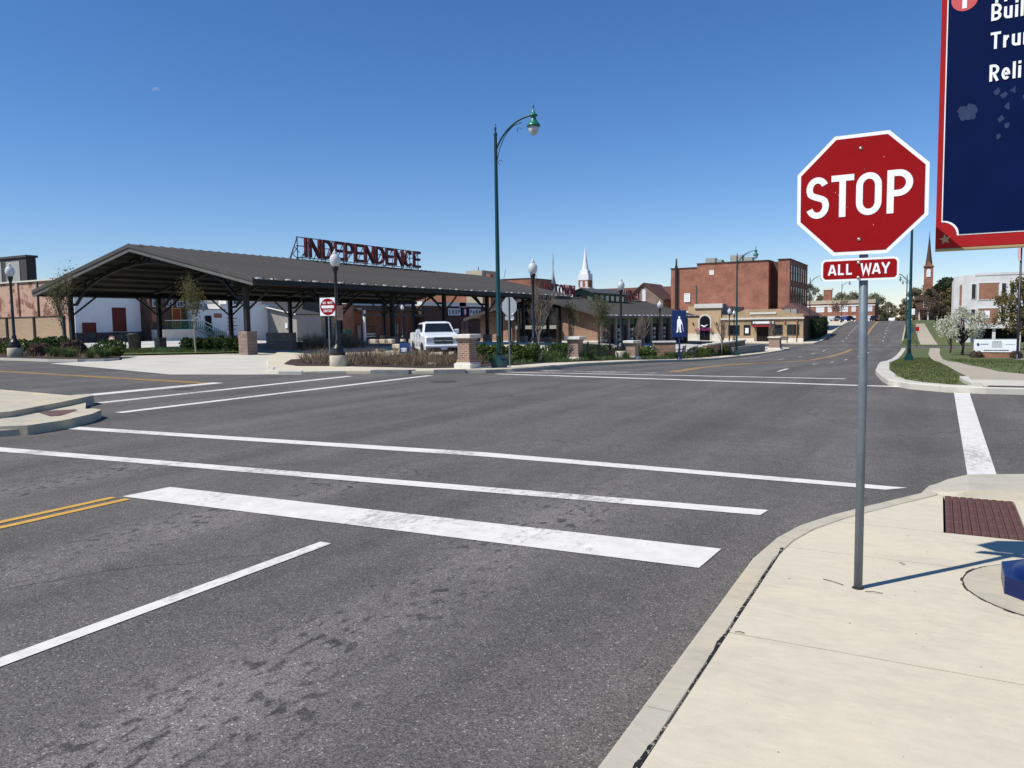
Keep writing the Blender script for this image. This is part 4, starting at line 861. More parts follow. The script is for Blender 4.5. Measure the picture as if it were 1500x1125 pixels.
# ------------------------------------------------------------------ buildings (built in world metres under an empty at the base)
ORG=Vector((0,0,0))
def bld(name,label,cat,loc,group=None):
    global ORG
    ORG=Vector(loc); return thing(name,label,cat,loc,0,group)
def wb(mb,name,m,parent,uv=True):
    mb.v=[(x-ORG.x,y-ORG.y,z-ORG.z) for x,y,z in mb.v]; return mb.build(name,m,parent,uv=uv)
def win(par,face,c,a0,a1,z0,z1,fm='offwhite_trim',pm='glass',nx=1,nz=1,fw=.08,name='window',proud=.06):
    sg={'-Y':-1,'+X':1,'-X':-1}[face]
    def B(mb,u0,u1,w0,w1,d0,d1):
        lo,hi=sorted((c+sg*d0,c+sg*d1))
        return mb.box((u0,lo,w0),(u1,hi,w1)) if face=='-Y' else mb.box((lo,u0,w0),(hi,u1,w1))
    f=MB(); B(f,a0,a1,z0,z0+fw,-.05,proud); B(f,a0,a1,z1-fw,z1,-.05,proud); B(f,a0,a0+fw,z0+fw,z1-fw,-.05,proud); B(f,a1-fw,a1,z0+fw,z1-fw,-.05,proud)
    for i in range(1,nx):
        u=a0+(a1-a0)*i/nx; B(f,u-fw*.3,u+fw*.3,z0+fw,z1-fw,-.05,proud*.8)
    for i in range(1,nz):
        u=z0+(z1-z0)*i/nz; B(f,a0+fw,a1-fw,u-fw*.3,u+fw*.3,-.05,proud*.7)
    fo=wb(f,name,fm,par); p=MB()
    for i in range(nx):
        for j in range(nz):
            u0=a0+fw+(a1-a0-2*fw)*i/nx; u1=a0+fw+(a1-a0-2*fw)*(i+1)/nx; w0=z0+fw+(z1-z0-2*fw)*j/nz; w1=z0+fw+(z1-z0-2*fw)*(j+1)/nz
            p=MB(); B(p,u0,u1,w0,w1,-.05,proud*.25); wb(p,'pane',pm,fo)
    return fo
def door(par,face,c,a0,a1,z0,z1,fm='offwhite_trim',pm='red_door',nx=1): return win(par,face,c,a0,a1,z0,z1,fm,pm,nx,1,.09,'door')
def bx(par,name,m,a,b): return wb(MB().box(a,b),name,m,par)
def parapet(par,x0,x1,y0,y1,z,h=.5,t=.3,m='offwhite_trim',name='parapet'):
    e=.04; return wb(MB().box((x0-e,y0-e,z-h),(x1+e,y0+t,z)).box((x0-e,y1-t,z-h),(x1+e,y1+e,z)).box((x0-e,y0+t,z-h),(x0+t,y1-t,z)).box((x1-t,y0+t,z-h),(x1+e,y1-t,z)),name,m,par)

# --- open pavilion with metal gable roof
PX,PY,PZ=-42.9,30.0,.25; HW=10.35; LEN=41.; EZv,RZv=4.2,6.62
pav2=thing('market_pavilion','long open pavilion with dark metal gable roof on steel columns','pavilion',(PX,PY,PZ))
sl_=math.hypot(HW,RZv-EZv); ang=math.atan2(RZv-EZv,HW); NP=56; pw=LEN/NP
mb=MB().box((0,.004,-.05),(sl_,pw-.004,0)).box((0,-.035,0),(sl_,.035,.14)); me=mb.mesh('roof_panel','roof_metal')
for sg in (1,-1):
    for i in range(NP):
        o=obj('roof_panel',me,pav2); o.matrix_local=Matrix.Translation((sg*HW,i*pw+(pw if sg>0 else 0),EZv))@Matrix.Rotation(math.pi if sg>0 else 0,4,'Z')@Matrix.Rotation(-ang,4,'Y')
for sg in (1,-1): MB().prism([(sg*(HW-.25),EZv-.22),(sg*(HW-.25),EZv-.02),(0,RZv-.07),(0,RZv-.27)],.06,LEN-.06).build('shade_sheet','ceiling_shade',pav2)  # dark sheet added below the panels, roof shade put into its colour
MB().prism([(-.3,RZv-.02),(0,RZv+.1),(.3,RZv-.02),(0,RZv+.06)],-.05,LEN+.05).build('ridge_cap','roof_metal',pav2)
for sg in (1,-1):
    MB().prism([(sg*(HW-.02),EZv-.32),(sg*(HW+.14),EZv-.30),(sg*(HW+.14),EZv-.08),(sg*(HW-.02),EZv-.08)],-.02,LEN+.02).build('gutter','steel_dark',pav2)
    for yy in (-.06,LEN+.0):
        MB().prism([(sg*HW,EZv-.36),(sg*HW,EZv+.02),(0,RZv+.02),(0,RZv-.36)],yy,yy+.06).build('rake_board','fascia',pav2)
        MB().prism([(sg*(HW+.05),EZv-.14),(sg*(HW+.05),EZv+.08),(0,RZv+.09),(0,RZv-.12)],yy-.05,yy+.1).build('rake_trim','roof_metal2',pav2)
gme=MB().box((0,0,0),(.2,.32,.045)).mesh('bright_metal','bright_metal')
for i in range(37): o=obj('bright_metal',gme,pav2); o.matrix_local=Matrix.Translation((HW-.02,.62+i*1.108,EZv+.012))@Matrix.Rotation(math.pi,4,'Z')@Matrix.Rotation(-ang,4,'Y')  # bright boxes painting the light that comes through the eave gaps
for sg in (1,-1):
    for k in range(9):
        f=(k+.35)/9; x=sg*HW*(1-f); z=EZv+(RZv-EZv)*f-.33; MB().bar((x,.1,z),(x,LEN-.1,z),.09,.16).build('purlin','purlin' if k%2 else 'steel_brown',pav2)
frames=[1.25,7.95,14.65,21.35,28.05,34.75,40.0]; CX=8.35
for sg in (1,-1):
    MB().bar((sg*CX,.3,EZv-.18),(sg*CX,LEN-.3,EZv-.18),.16,.3).build('eave_beam','steel_dark',pav2)
for y in frames:
    t=MB()
    for sg in (1,-1):
        t.bar((sg*(HW-.3),y,EZv-.22),(0,y,RZv-.32),.14,.22)
    n=16; arc=[(-7.6+15.2*i/n, y, 3.35+2.35*math.sin(math.pi*i/n)**.62 if 0<i<n else 3.35) for i in range(n+1)]
    for a,b in zip(arc,arc[1:]): t.bar(a,b,.16,.14)
    for i in range(1,n):
        x,_,z=arc[i]; zt=EZv+(RZv-EZv)*(1-abs(x)/HW)-.4
        if zt-z>.12: t.bar((x,y,z),(x,y,zt),.09,.09)
        if i<n-1:
            x2,_,z2=arc[i+1]; zt2=EZv+(RZv-EZv)*(1-abs(x2)/HW)-.4
            if i<n/2: t.bar((x,y,z),(x2,y,zt2),.06,.06)
            else: t.bar((x,y,zt),(x2,y,z2),.06,.06)
    for sg in (1,-1): t.bar((sg*7.6,y,3.3),(sg*CX,y,3.25),.16,.16)
    t.build('arched_truss','steel_dark',pav2)
    for sg in (1,-1):
        base=tz(PX+sg*CX,PY+y)-PZ
        tall=(sg>0 and y<2); ph=1.35 if tall else .75; pr=.36 if tall else .3
        MB().box((sg*CX-.13,y-.13,base+ph-.1),(sg*CX+.13,y+.13,EZv-.05)).build('column','steel_dark',pav2)
        pc=MB().box((sg*CX-pr,y-pr,base-.3),(sg*CX+pr,y+pr,base+ph)).build('column_pier','stone_block',pav2)
        for d in (-1,1):
            if 0<y+d*2<LEN: MB().bar((sg*CX,y,2.5),(sg*CX,y+d*1.9,EZv-.3),.1,.1).build('knee_brace','steel_brown' if d>0 else 'steel_dark',pav2)
low=thing('garden_wall','low reddish block wall between pavilion columns','wall',(-37.4,36.6,tz(-37.4,36.6))); MB().box((-1.15,-.2,-.2),(1.15,.2,1.15)).build('wall','stone_block',low)

# --- INDEPENDENCE letters on the ridge
s=bld('roof_sign','dark red INDEPENDENCE letters on a steel frame along the pavilion ridge','sign',(PX,52,6.87))
sline('INDEPENDENCE',Vector((PX+.15,44.6,7.15))-ORG,EY,EZ,15.1,1.5,.22,.2,'letter_red',s,gap=.13)
fr=MB()
for z in (7.12,8.0,8.66): fr.bar((PX-.1,44.0,z),(PX-.1,59.8,z),.06)
fr.bar((PX-.1,43.2,6.9),(PX-.1,59.9,6.9),.08)
for i in range(13):
    y=44.1+i*1.3; fr.bar((PX-.1,y,6.8),(PX-.1,y,8.66),.05); fr.bar((PX-1.2,y,6.6),(PX-.1,y,8.6),.05); 
    if i%2==0 and i<12: fr.bar((PX-.1,y,6.9),(PX-.1,y+1.3,8.0),.035)
fr.bar((PX-.1,43.3,6.85),(PX-.1,44.1,8.66),.06); fr.bar((PX-.1,43.6,7.3),(PX-.1,44.3,6.9),.04); fr.bar((PX-.1,43.8,7.9),(PX-.1,44.3,7.5),.04); fr.bar((PX-.1,43.6,7.3),(PX-.1,44.2,8.0),.04)
wb(fr,'frame','black_metal',s)

# --- brick market hall with green clerestory
zb=-1.3; s=bld('market_hall','low brick market hall with brown gable roof and green clerestory','building',(-40,90,zb))
x0,x1,y0,y1=-47.6,-32.6,78.3,113; rx=-40.; ez,rz_=2.62,4.95
gab=[(x0,zb),(x1,zb),(x1,ez+.15),(rx,rz_-.25),(x0,ez+.15)]
wb(MB().prism(gab,y0,y1),'wall','brick_market',s)
hw=9.0; sl2=math.hypot(hw,rz_-ez+.15); npn=33
for sg in (1,-1):
    a2=math.atan2(rz_-ez+.15,hw); me=MB().box((0,.003,-.05),(sl2,1.1-.003,0)).box((0,-.02,0),(sl2,.02,.05)).mesh('roof_panel','roof_metal2')
    for i in range(npn):
        o=obj('roof_panel',me,s); o.matrix_local=Matrix.Translation((sg*hw,77-90+i*1.1+(1.1 if sg>0 else 0),ez-zb-.15))@Matrix.Rotation(math.pi if sg>0 else 0,4,'Z')@Matrix.Rotation(-a2,4,'Y')
    wb(MB().prism([(rx+sg*hw,ez-.45),(rx+sg*hw,ez-.1),(rx,rz_+.03),(rx,rz_-.3)],76.93,77.0),'rake_board','roof_metal2',s)
    wb(MB().box((rx+sg*hw-.1,77,ez-.42),(rx+sg*hw+.08,113.3,ez-.18)),'gutter','roof_metal2',s)
gme2=MB().box((0,0,0),(.3,.35,.05)).mesh('bright_metal','bright_metal')
for i in range(24): o=obj('bright_metal',gme2,s); o.matrix_local=Matrix.Translation((hw-.03,77.5-90+i*1.5,ez-zb-.13))@Matrix.Rotation(math.pi,4,'Z')@Matrix.Rotation(-a2,4,'Y')  # bright boxes like those along the pavilion eave
# entry: dark glazed porch on the gable
bx(s,'entry_recess','dark_open',(-42.6,78.05,zb),(-37.0,78.28,3.9))
en=win(s,'-Y',78.0,-42.4,-37.2,zb+2.9,3.6,'steel_dark','glass',4,2,.1,'window')
dn=win(s,'-Y',78.0,-41.2,-38.3,zb+.1,zb+2.4,'steel_dark','glass',3,2,.1,'door')
bx(s,'entry_canopy','ac_metal',(-42.3,77.4,zb+2.45),(-37.1,78.2,zb+2.85))
for x in (-44.0,-42.9,-41.7,-36.8): bx(s,'entry_column','steel_dark',(x-.13,76.9,zb),(x+.13,77.2,3.4))
bx(s,'wall_base','cap_stone',(x0-.06,78.2,zb+.9),(-42.7,78.36,zb+1.1)); bx(s,'wall_base','cap_stone',(-36.9,78.2,zb+.9),(x1+.06,78.36,zb+1.1))
# street side: dark roll-up bays between piers
for i in range(8):
    y=79.2+i*4.2; 
    bx(s,'bay_opening','dark_open',(x1-.1,y+.55,zb),(x1+.04,y+3.75,1.5))
    if i<7: bx(s,'bay_pier','tan_metal',(x1+.02,y-.25,zb),(x1+.22,y+.2,2.35))
    bx(s,'porch_post','steel_brown',(rx+8.35,y-.2,zb-.2),(rx+8.55,y,2.35))
    for k in range(4): bx(s,'shelf_box','offwhite_trim' if k%2 else 'ac_metal',(x1+.06,y+.6,zb+.35+k*.55),(x1+.3,y+1.1,zb+.7+k*.55))
bx(s,'fascia_panel','green_wall',(x1-.02,78.4,1.52),(x1+.03,112.5,2.32))
# clerestory
cl=bx(s,'clerestory','green_wall',(-41.3,91,3.9),(-38.6,103,5.55)); 
wb(MB().prism([(-41.3,5.55),(-38.6,5.55),(-39.95,6.1)],91.02,103),'clerestory_gable','green_wall',cl)
for sg in (1,-1): wb(MB().prism([(-39.95+sg*1.75,5.45),(-39.95+sg*1.75,5.57),(-39.95,6.24),(-39.95,6.12)],90.5,103.5),'clerestory_roof','roof_metal2',cl)
bx(cl,'vent','dark_open',(-40.7,90.93,4.3),(-39.3,91.02,5.35))
for i in range(6): win(cl,'+X',-38.6,91.5+i*1.9,93.0+i*1.9,4.45,5.4,'green_rail','glass_blue',1,1,.12)
s=bld('roof_sign','dark red UPTOWN letters on the market hall ridge left of the clerestory','sign',(-40,84,4.9)); sline('UPTOWN',Vector((-39.85,80.0,5.05))-ORG,EY,EZ,8.4,1.35,.25,.16,'letter_red',s); wb(MB().bar((-40.05,79.8,4.95),(-40.05,88.8,4.95),.1).bar((-40.05,79.8,6.3),(-40.05,88.6,6.3),.06),'frame','black_metal',s)
s=bld('roof_sign','dark red MARKET letters on the market hall ridge right of the clerestory','sign',(-40,108,4.9)); sline('MARKET',Vector((-39.85,104.2,5.05))-ORG,EY,EZ,8.2,1.35,.25,.16,'letter_red',s); wb(MB().bar((-40.05,104,4.95),(-40.05,112.6,4.95),.1).bar((-40.05,104,6.3),(-40.05,112.6,6.3),.06),'frame','black_metal',s)

# --- row of backs behind the pavilion (faces at x = -75, in shade)
s=bld('brick_building','old brick building with peeling painted wall and a white end with red doors','building',(-95,58,.4))
bx(s,'wall','brick_paintworn',(-140,48,.1),(-78.1,60,7.1)); bx(s,'white_end','white_paint',(-78.2,47.9,1.55),(-77.95,55.4,7.0)); bx(s,'stone_foot','stone_rough',(-78.2,47.88,.1),(-77.9,55.45,1.55))
bx(s,'coping','cap_stone',(-140,47.8,7.1),(-77.9,60.2,7.25)); door(s,'+X',-77.93,48.6,50.1,.35,2.6,'red_door','red_door'); door(s,'+X',-77.95,52.0,53.6,1.6,4.2,'red_door','red_door'); 
wb(MB().tube([(-84.4,47.9,.3),(-84.4,47.9,7.2)],.08,6),'downpipe','steel_brown',s); bx(s,'roof_hatch','steel_dark',(-84,50,7.25),(-81.5,52,7.6))
for x in (-88.5,-95): bx(s,'brick_pilaster','brick_paintworn',(x,47.85,.1),(x+.5,48.02,7.05))
s=bld('dark_building','tall dark walled building with grey panels rising over the brick wall at far left','building',(-140,78,.4))
bx(s,'wall','roof_dark',(-160,70,.1),(-125.8,71.5,13.4)); bx(s,'coping','roof_dark',(-160.2,69.8,13.4),(-125.5,71.7,13.75))
for k in range(4): bx(s,'grey_panel','ac_metal',(-131.4-k*5.2,69.9,9.0),(-127.6-k*5.2,70.05,12.9))
s=bld('wood_fence','tan board fence with dark posts in front of the peeling brick wall','fence',(-72,40,.5))
for i in range(4):
    bx(s,'fence_post','steel_dark',(-80+i*4.4-.12,39.9,.3),(-80+i*4.4+.12,40.12,3.12))
for i in range(3):
    for k in range(9): bx(s,'board','wood_fence',(-79.85+i*4.4,40.0,.42+k*.29),(-75.75+i*4.4,40.04,.42+k*.29+.28))
bx(s,'top_rail','steel_dark',(-80,39.95,3.03),(-66.7,40.1,3.12))
s=bld('brown_building','brown brick back wall with small windows, yellow framed door and raised landing','building',(-80,59,.4))
bx(s,'wall','brick_brown',(-95,55.5,.2),(-76.5,60.3,8.2))
for y in (55.9,57.6,59.0): win(s,'+X',-76.5,y,y+.85,4.3,5.6,'white_paint','glass_blue',2,2,.06)
door(s,'+X',-76.5,58.3,59.5,1.9,4.2,'yellow_trim','orange_door'); bx(s,'poster','brick_red',(-76.48,55.7,2.6),(-76.4,56.6,4.0)); bx(s,'landing','cap_stone',(-76.5,55.6,.2),(-74.6,59.8,1.75))
s=bld('metal_stair','green metal stair with railings up to the brown building landing','stair',(-74,61,.4))
for k in range(9): bx(s,'tread','concrete_grey',(-74.6,59.9+k*.42,1.6-k*.18),(-73.4,60.32+k*.42,1.66-k*.18))
for x in (-74.65,-73.35):
    wb(MB().bar((x,56,2.75),(x,59.9,2.75),.06).bar((x,59.9,2.75),(x,63.7,1.1),.06),'handrail','bright_metal',s)
    wb(MB().bar((x,56,1.8),(x,59.9,1.8),.06).bar((x,59.9,1.7),(x,63.7,.1),.06),'stringer','green_rail',s)
    for k in range(28): 
        y=56+k*.275; dz=0 if y<59.9 else -(y-59.9)*.434
        wb(MB().bar((x,y,1.8+dz),(x,y,2.75+dz),.035),'baluster','green_rail',s)
s=bld('white_shed','low white block building with dark door, steps and rooftop units','building',(-80,64,.4))
bx(s,'wall','white_paint',(-90,60.5,.1),(-75.5,64.9,4.0)); bx(s,'side_wall','white_stucco',(-76,60.3,.1),(-75.4,60.5,6.0)); bx(s,'rear_block','white_stucco',(-92,60.5,4.0),(-79,74,5.4)); bx(s,'wing','white_paint',(-90,65.0,.1),(-76.4,74.2,4.45))
bx(s,'coping','roof_dark',(-90,60.4,4.0),(-75.4,65,4.08)); bx(s,'wing_coping','offwhite_trim',(-90,65,4.45),(-76.3,74.3,4.75))
door(s,'+X',-75.5,62.0,62.9,1.3,3.3,'steel_dark','dark_open'); bx(s,'sign_board','brick_red',(-75.48,63.3,3.05),(-75.42,64.4,3.55)); bx(s,'step_block','ac_metal',(-75.4,62.3,.3),(-74.3,64.0,1.5)); bx(s,'step_opening','dark_open',(-74.32,62.7,.3),(-74.28,63.6,.95))
for k,(y,h) in enumerate(((66.2,.9),(67.6,1.3),(69.5,.7))): bx(s,'rooftop_unit','stone_dark' if k==1 else 'white_stucco',(-78,y,4.7),(-76.7,y+1.2,4.75+h))
wb(MB().bar((-75.2,61.4,.3),(-75.2,61.4,1.2),.05).bar((-75.2,61.4,1.2),(-74.9,62.2,2.0),.05),'handrail','bright_metal',s)
for k in range(4): bx(s,'painted_line','steel_brown',(-76.38,66.0,1.6+k*.45),(-76.34,67.2+.3*(k%2),1.68+k*.45))
s=bld('plank_building','grey plank lean-to with sloping white roof edge beside the white shed','building',(-74,76,.2))
wb(MB().prism([(-78,.0),(-71.3,.0),(-71.3,3.35),(-78,4.7)],72.6,77.0),'wall','grey_wood',s); wb(MB().prism([(-78.2,4.74),(-71.1,3.33),(-71.1,3.47),(-78.2,4.88)],72.2,77.1),'roof','roof_dark',s); wb(MB().prism([(-78.2,4.74),(-71.1,3.33),(-71.1,3.47),(-78.2,4.88)],72.1,72.2),'roof_edge','offwhite_trim',s)
for k in range(22): bx(s,'plank','grey_wood',(-77.9+k*.3,72.55+.004*(k%3),.0),(-77.9+k*.3+.29,72.62,4.6-k*.061))
bx(s,'meter_box','white_paint',(-73.2,72.4,1.7),(-72.8,72.55,2.3))
s=bld('beige_shed','low beige rendered shed with dark hip roof behind the do-not-enter sign','building',(-80,80,0))
bx(s,'wall','beige',(-85,77.2,-.3),(-74.6,83.3,3.1)); wb(MB().prism([(76.9,3.1),(83.5,3.1),(83.0,4.2),(79,5.6),(77.6,5.4)],-85,-74.9,'YZ'),'roof','roof_dark',s)
for k in range(3): bx(s,'utility_box','ac_metal',(-74.6,78.0+k*1.0,.2),(-74.1,78.7+k*1.0,1.6-.3*k))
s=bld('transformer_box','green utility box beside the beige shed','box',(-72.5,83,-.2)); wb(MB().cbox((-73.2,82.3,-.3),(-71.9,83.6,1.3),.04),'body','green_rail',s)
s=bld('porch_building','red brick building with dark pillared porch behind the pavilion','building',(-82,95,-.5))
bx(s,'wall','brick_red',(-92,84.2,-1),(-76.8,104.5,4.9)); bx(s,'end_bay','brick_red',(-77,84.2,-1),(-74.8,87.6,5.0)); bx(s,'porch_roof','roof_dark',(-77,88.0,4.1),(-73.6,104.2,4.45)); bx(s,'porch_fascia','steel_brown',(-73.6,88.0,3.2),(-73.45,104.2,3.55)); bx(s,'parapet','offwhite_trim',(-92,88,4.9),(-76.6,112,5.6))
for y in (88.4,93,98,103.5): bx(s,'porch_post','white_paint' if y==88.4 else 'steel_brown',(-73.8,y,-1),(-73.5,y+.25,4.1))
door(s,'+X',-76.8,90.5,91.6,-.6,2.0,'steel_brown','glass_blue'); win(s,'+X',-76.8,99.5,101,.3,2.2,'steel_brown','glass',2,2)
for k in range(5): bx(s,'porch_rail','offwhite_trim' if k<2 else 'steel_dark',(-73.7,88.8,.2+k*.35),(-73.62,91.0,.3+k*.35))
s=bld('pawn_shop','dark brick shop back wall with a row of square letter tiles','building',(-82,116,-1.4))
bx(s,'wall','brick_brown',(-95,105,-2),(-75.2,127,5.0)); bx(s,'parapet','offwhite_trim',(-95.2,105,5.0),(-75.0,127.2,5.7)); bx(s,'tile_board','navy',(-75.18,112.6,3.25),(-75.1,124,4.75)); bx(s,'upper_tile','plate',(-75.15,116.4,4.85),(-75.0,118.6,5.75))
tl='SHOP N PAWN'
for i,c in enumerate(tl):
    if c==' ': continue
    y=112.8+i*1.0; t=bx(s,'letter_tile','sign_white' if c!='N' or i!=5 else 'badge_red',(-75.1,y,3.4),(-75.0,y+.86,4.62)); sletter(c,Vector((-74.98,y+.17,3.6))-ORG,EY,EZ,.52,.85,.15,.03,'navy' if i!=5 else 'sign_white',t)
win(s,'+X',-75.2,116.8,119.8,-.3,2.6,'steel_dark','glass_blue',2,1)
s=bld('brick_block','plain red brick block with flat roof rising behind the pavilion end','building',(-85,160,0)); bx(s,'wall','brick_red',(-115,150,-2),(-78.1,160.5,11.5)); bx(s,'coping','steel_brown',(-115.1,149.9,11.5),(-78.0,160.6,11.7)); wb(MB().bar((-86,152,11.7),(-85.4,152,14),.06),'mast','steel_dark',s)
s=bld('stair_tower','tan rooftop tower and brick chimney showing over the pavilion ridge','building',(-90,142,0)); bx(s,'wall','tan_metal',(-88.4,140,-2),(-84.4,146,13.1)); bx(s,'rear_wall','brick_red',(-110,146,-2),(-80,149,9)); bx(s,'chimney','brick_red',(-83.4,140,-2),(-82.4,141,12.2)); wb(MB().tube([(-86.5,142,13),(-86.5,142,14)],.1,6),'flue','steel_dark',s)

# --- shops on the far corner
zs=-1.6; s=bld('arched_shop','tan stucco shop with tall arched doorway and red flower basket','building',(-31.5,122,zs))
bx(s,'wall','tan_stucco',(-34,118,zs-.3),(-28.95,134,4.0)); bx(s,'cornice','cap_stone',(-33.0,117.75,3.7),(-28.7,118.3,4.35)); bx(s,'cornice_side','stone_dark',(-28.95,118.3,2.6),(-28.8,121,4.3)); 
arch=[(-32.15,zs),(-30.6,zs)]+[(-31.375+.775*math.cos(R(a)),1.75+.775*math.sin(R(a))) for a in range(0,181,15)]
arch2=[(-32.4,zs),(-30.35,zs)]+[(-31.375+1.02*math.cos(R(a)),1.75+1.02*math.sin(R(a))) for a in range(0,181,15)]
wb(MB().prism(arch2,117.9,118.05),'arch_surround','cap_stone',s); dd=wb(MB().prism(arch,117.86,117.95),'arched_door','glass',s)
bx(dd,'door_bar','steel_dark',(-32.15,117.8,.55),(-30.6,117.87,.75)); bx(dd,'door_bar','steel_dark',(-31.42,117.8,zs),(-31.33,117.87,.55)); wb(MB().tube([(-31.9,117.7,1.1),(-31.4,117.68,.85),(-30.9,117.7,1.15)],[.06,.14,.06],6),'window_sign','sign_white',dd)
aw=MB(); rg=random.Random(9)
for i in range(160): 
    x=-32.9+rg.random()*2.7; z=.25+rg.random()*.5-.15*abs(x+31.5); y=117.55+rg.random()*.3; q=.08; aw.add([(x-q,y,z),(x+q,y-q,z),(x,y,z+q*1.4)],[(0,1,2)])
wb(aw,'flower_basket','flowers',s,uv=False); bx(s,'stone_base','cap_stone',(-34.05,117.9,zs),(-32.45,118.02,-.2)); bx(s,'stone_base','cap_stone',(-30.3,117.9,zs),(-28.95,118.02,-.2))
for x in (-33.2,-29.6): wb(MB().cbox((x-.08,117.8,1.2),(x+.08,117.98,1.5),.02),'wall_lamp','steel_dark',s)
bx(s,'rooftop_unit','ac_metal',(-38,120,2.2),(-36,122,3.3)); bx(s,'side_annexe','brick_brown',(-40,119,zs-.3),(-34,130,2.0))
s=bld('brick_shop','tan brick shop with stepped parapet, dark windows and red entrance awning','building',(-23,124,zs))
par=[(-28.95,zs-.3),(-17.15,zs-.3),(-17.15,2.6),(-18.6,2.6),(-19.6,3.0),(-20.4,3.35),(-25.4,3.35),(-26.3,3.0),(-27.4,2.6),(-28.95,2.6)]
wb(MB().prism(par,118.2,118.7),'front_wall','brick_tan',s); bx(s,'wall','brick_brown',(-28.95,118.7,zs-.3),(-17.2,136,2.3)); bx(s,'cornice','cap_stone',(-29,117.95,1.85),(-17.0,118.25,2.1)); bx(s,'name_panel','cap_stone',(-24.7,118.1,2.6),(-20.9,118.22,2.9))
for a,b in ((-27.9,-26.2),(-25.6,-24.6),(-21.3,-20.0),(-19.4,-17.7)): win(s,'-Y',118.2,a,b,-.5,1.05,'steel_brown','glass',2 if b-a>1.5 else 1,1,.1)
bx(s,'window_poster','sign_white',(-25.35,118.05,-.2),(-24.85,118.12,.6)); dd=door(s,'-Y',118.2,-23.7,-22.0,zs,.9,'steel_dark','dark_open',2); bx(s,'awning','awning_red',(-24.2,117.3,.75),(-21.6,118.2,1.0)); b=bx(s,'sign_board','steel_brown',(-24.5,118.02,1.0),(-21.2,118.16,1.75)); bx(b,'sign_strip','sign_white',(-23.9,117.98,1.2),(-21.8,118.03,1.55))
for x in (-24.2,-21.45): bx(b,'sign_lamp','sign_white',(x,117.9,1.2),(x+.25,118.03,1.55))
for x in (-28.6,-18.0): wb(MB().tube([(x,118.1,zs),(x,118.1,1.5),(x+.15,118.15,1.8)],.09,6),'downpipe','brick_red',s)
for x in (-21.7,-19.7): wb(MB().cbox((x-.12,118.0,1.2),(x+.12,118.2,1.6),.02),'wall_lamp','brick_red',s)
for x in (-21.5,-20.3,-19.4): bx(s,'rooftop_unit','ac_metal',(x-.4,124,2.3),(x+.4,126,3.35))
bx(s,'stone_base','cap_stone',(-28.9,118.08,zs),(-24.0,118.22,-.95)); bx(s,'stone_base','cap_stone',(-21.7,118.08,zs),(-17.1,118.22,-.95))
wb(MB().add([(-24,127,2.3),(-17.2,127,2.3),(-17.2,140,2.3),(-24,140,2.3),(-20.6,129,4.4),(-20.6,138,4.4)],[(0,1,4),(1,2,5,4),(2,3,5),(3,0,4,5)]),'hip_roof','shingle_red',s); bx(s,'rear_wing','stone_dark',(-24,136,zs),(-16.9,144,2.2))
# --- large brick commercial block
s=bld('brick_commercial_block','large red brick block with blank front wall and tall side windows','building',(-35,160,-1))
bx(s,'wall','brick_red',(-41.5,150,-2),(-28,172,12.8)); bx(s,'left_bay','brick_red',(-46.7,150.03,-2),(-41.5,172,12.1)); bx(s,'right_bay','brick_red',(-26.3,150,-2),(-24.25,172,12.85)); bx(s,'link','brick_brown',(-28,153,-2),(-26.3,172,12.7))  # set-back link in darker brick: the notch's shade is in the colour
bx(s,'coping','steel_brown',(-41.6,149.8,12.8),(-27.9,172,12.92)); bx(s,'coping','steel_brown',(-46.9,149.85,12.1),(-41.62,172,12.22)); bx(s,'coping','steel_brown',(-26.4,149.8,12.85),(-24.1,172,12.97))
win(s,'-Y',149.9,-44.0,-42.8,5.5,7.2,'offwhite_trim','win_white',1,2,.14); win(s,'-Y',150,-39.1,-38.2,10.6,11.5,'offwhite_trim','win_white',2,2,.1); bx(s,'flue','black_metal',(-45.8,149.6,2.5),(-45.3,149.95,12.6)); wb(MB().tube([(-45.55,149.8,12.4),(-45.55,149.8,14)],.18,8),'flue_cap','black_metal',s); bx(s,'dark_slot','roof_dark',(-41.7,149.95,4.5),(-41.45,150.02,8.6))
for r,(z0,z1) in enumerate(((8.9,12.0),(4.6,8.0),(.9,3.8))):
    for i in range(7): win(s,'+X',-24.25,151.3+i*2.9,152.7+i*2.9,z0,z1,'brick_brown','glass',1,2,.12)
for x,w_,h in ((-40.4,1.9,1.2),(-38.2,1.0,.8),(-35.6,2.3,1.5),(-33,1.6,1.0)): bx(s,'rooftop_unit','ac_metal',(x,152,12.7),(x+w_,154,12.75+h))
bx(s,'low_wing','white_stucco',(-42,141,-2),(-26.5,149.8,3.6))
# --- gabled grey brick house, far brick school
s=bld('gabled_house','grey brown gabled house with white gable window behind the market hall','house',(-58,170,0))
gb=[(-61.5,-1),(-52.8,-1),(-52.8,6.6),(-57.2,9.9),(-61.5,6.6)]
wb(MB().prism(gb,164,176),'wall','brick_grey',s); wb(MB().prism([(-62,6.3),(-57.2,10.0),(-52.3,6.3),(-52.3,6.6),(-57.2,10.35),(-62,6.6)],163.6,176),'roof','shingle_red',s)
wb(MB().prism([(170,5.5),(178,5.5),(174,9.8)],-75,-46,'YZ'),'cross_roof','shingle_red',s); win(s,'-Y',164,-57.6,-56.8,6.3,8.9,'white_paint','win_white',1,2,.1); win(s,'-Y',164,-58,-56.2,3.2,4.6,'white_paint','win_white',2,1,.1); bx(s,'chimney','brick_red',(-53.0,170,6),(-51.4,172,11)); bx(s,'side_wing','brick_grey',(-75,172,-1),(-46,177,5.5))
s=bld('brick_school','two storey red brick school with white windows and tall chimney near the crest','building',(-30,240,.7))
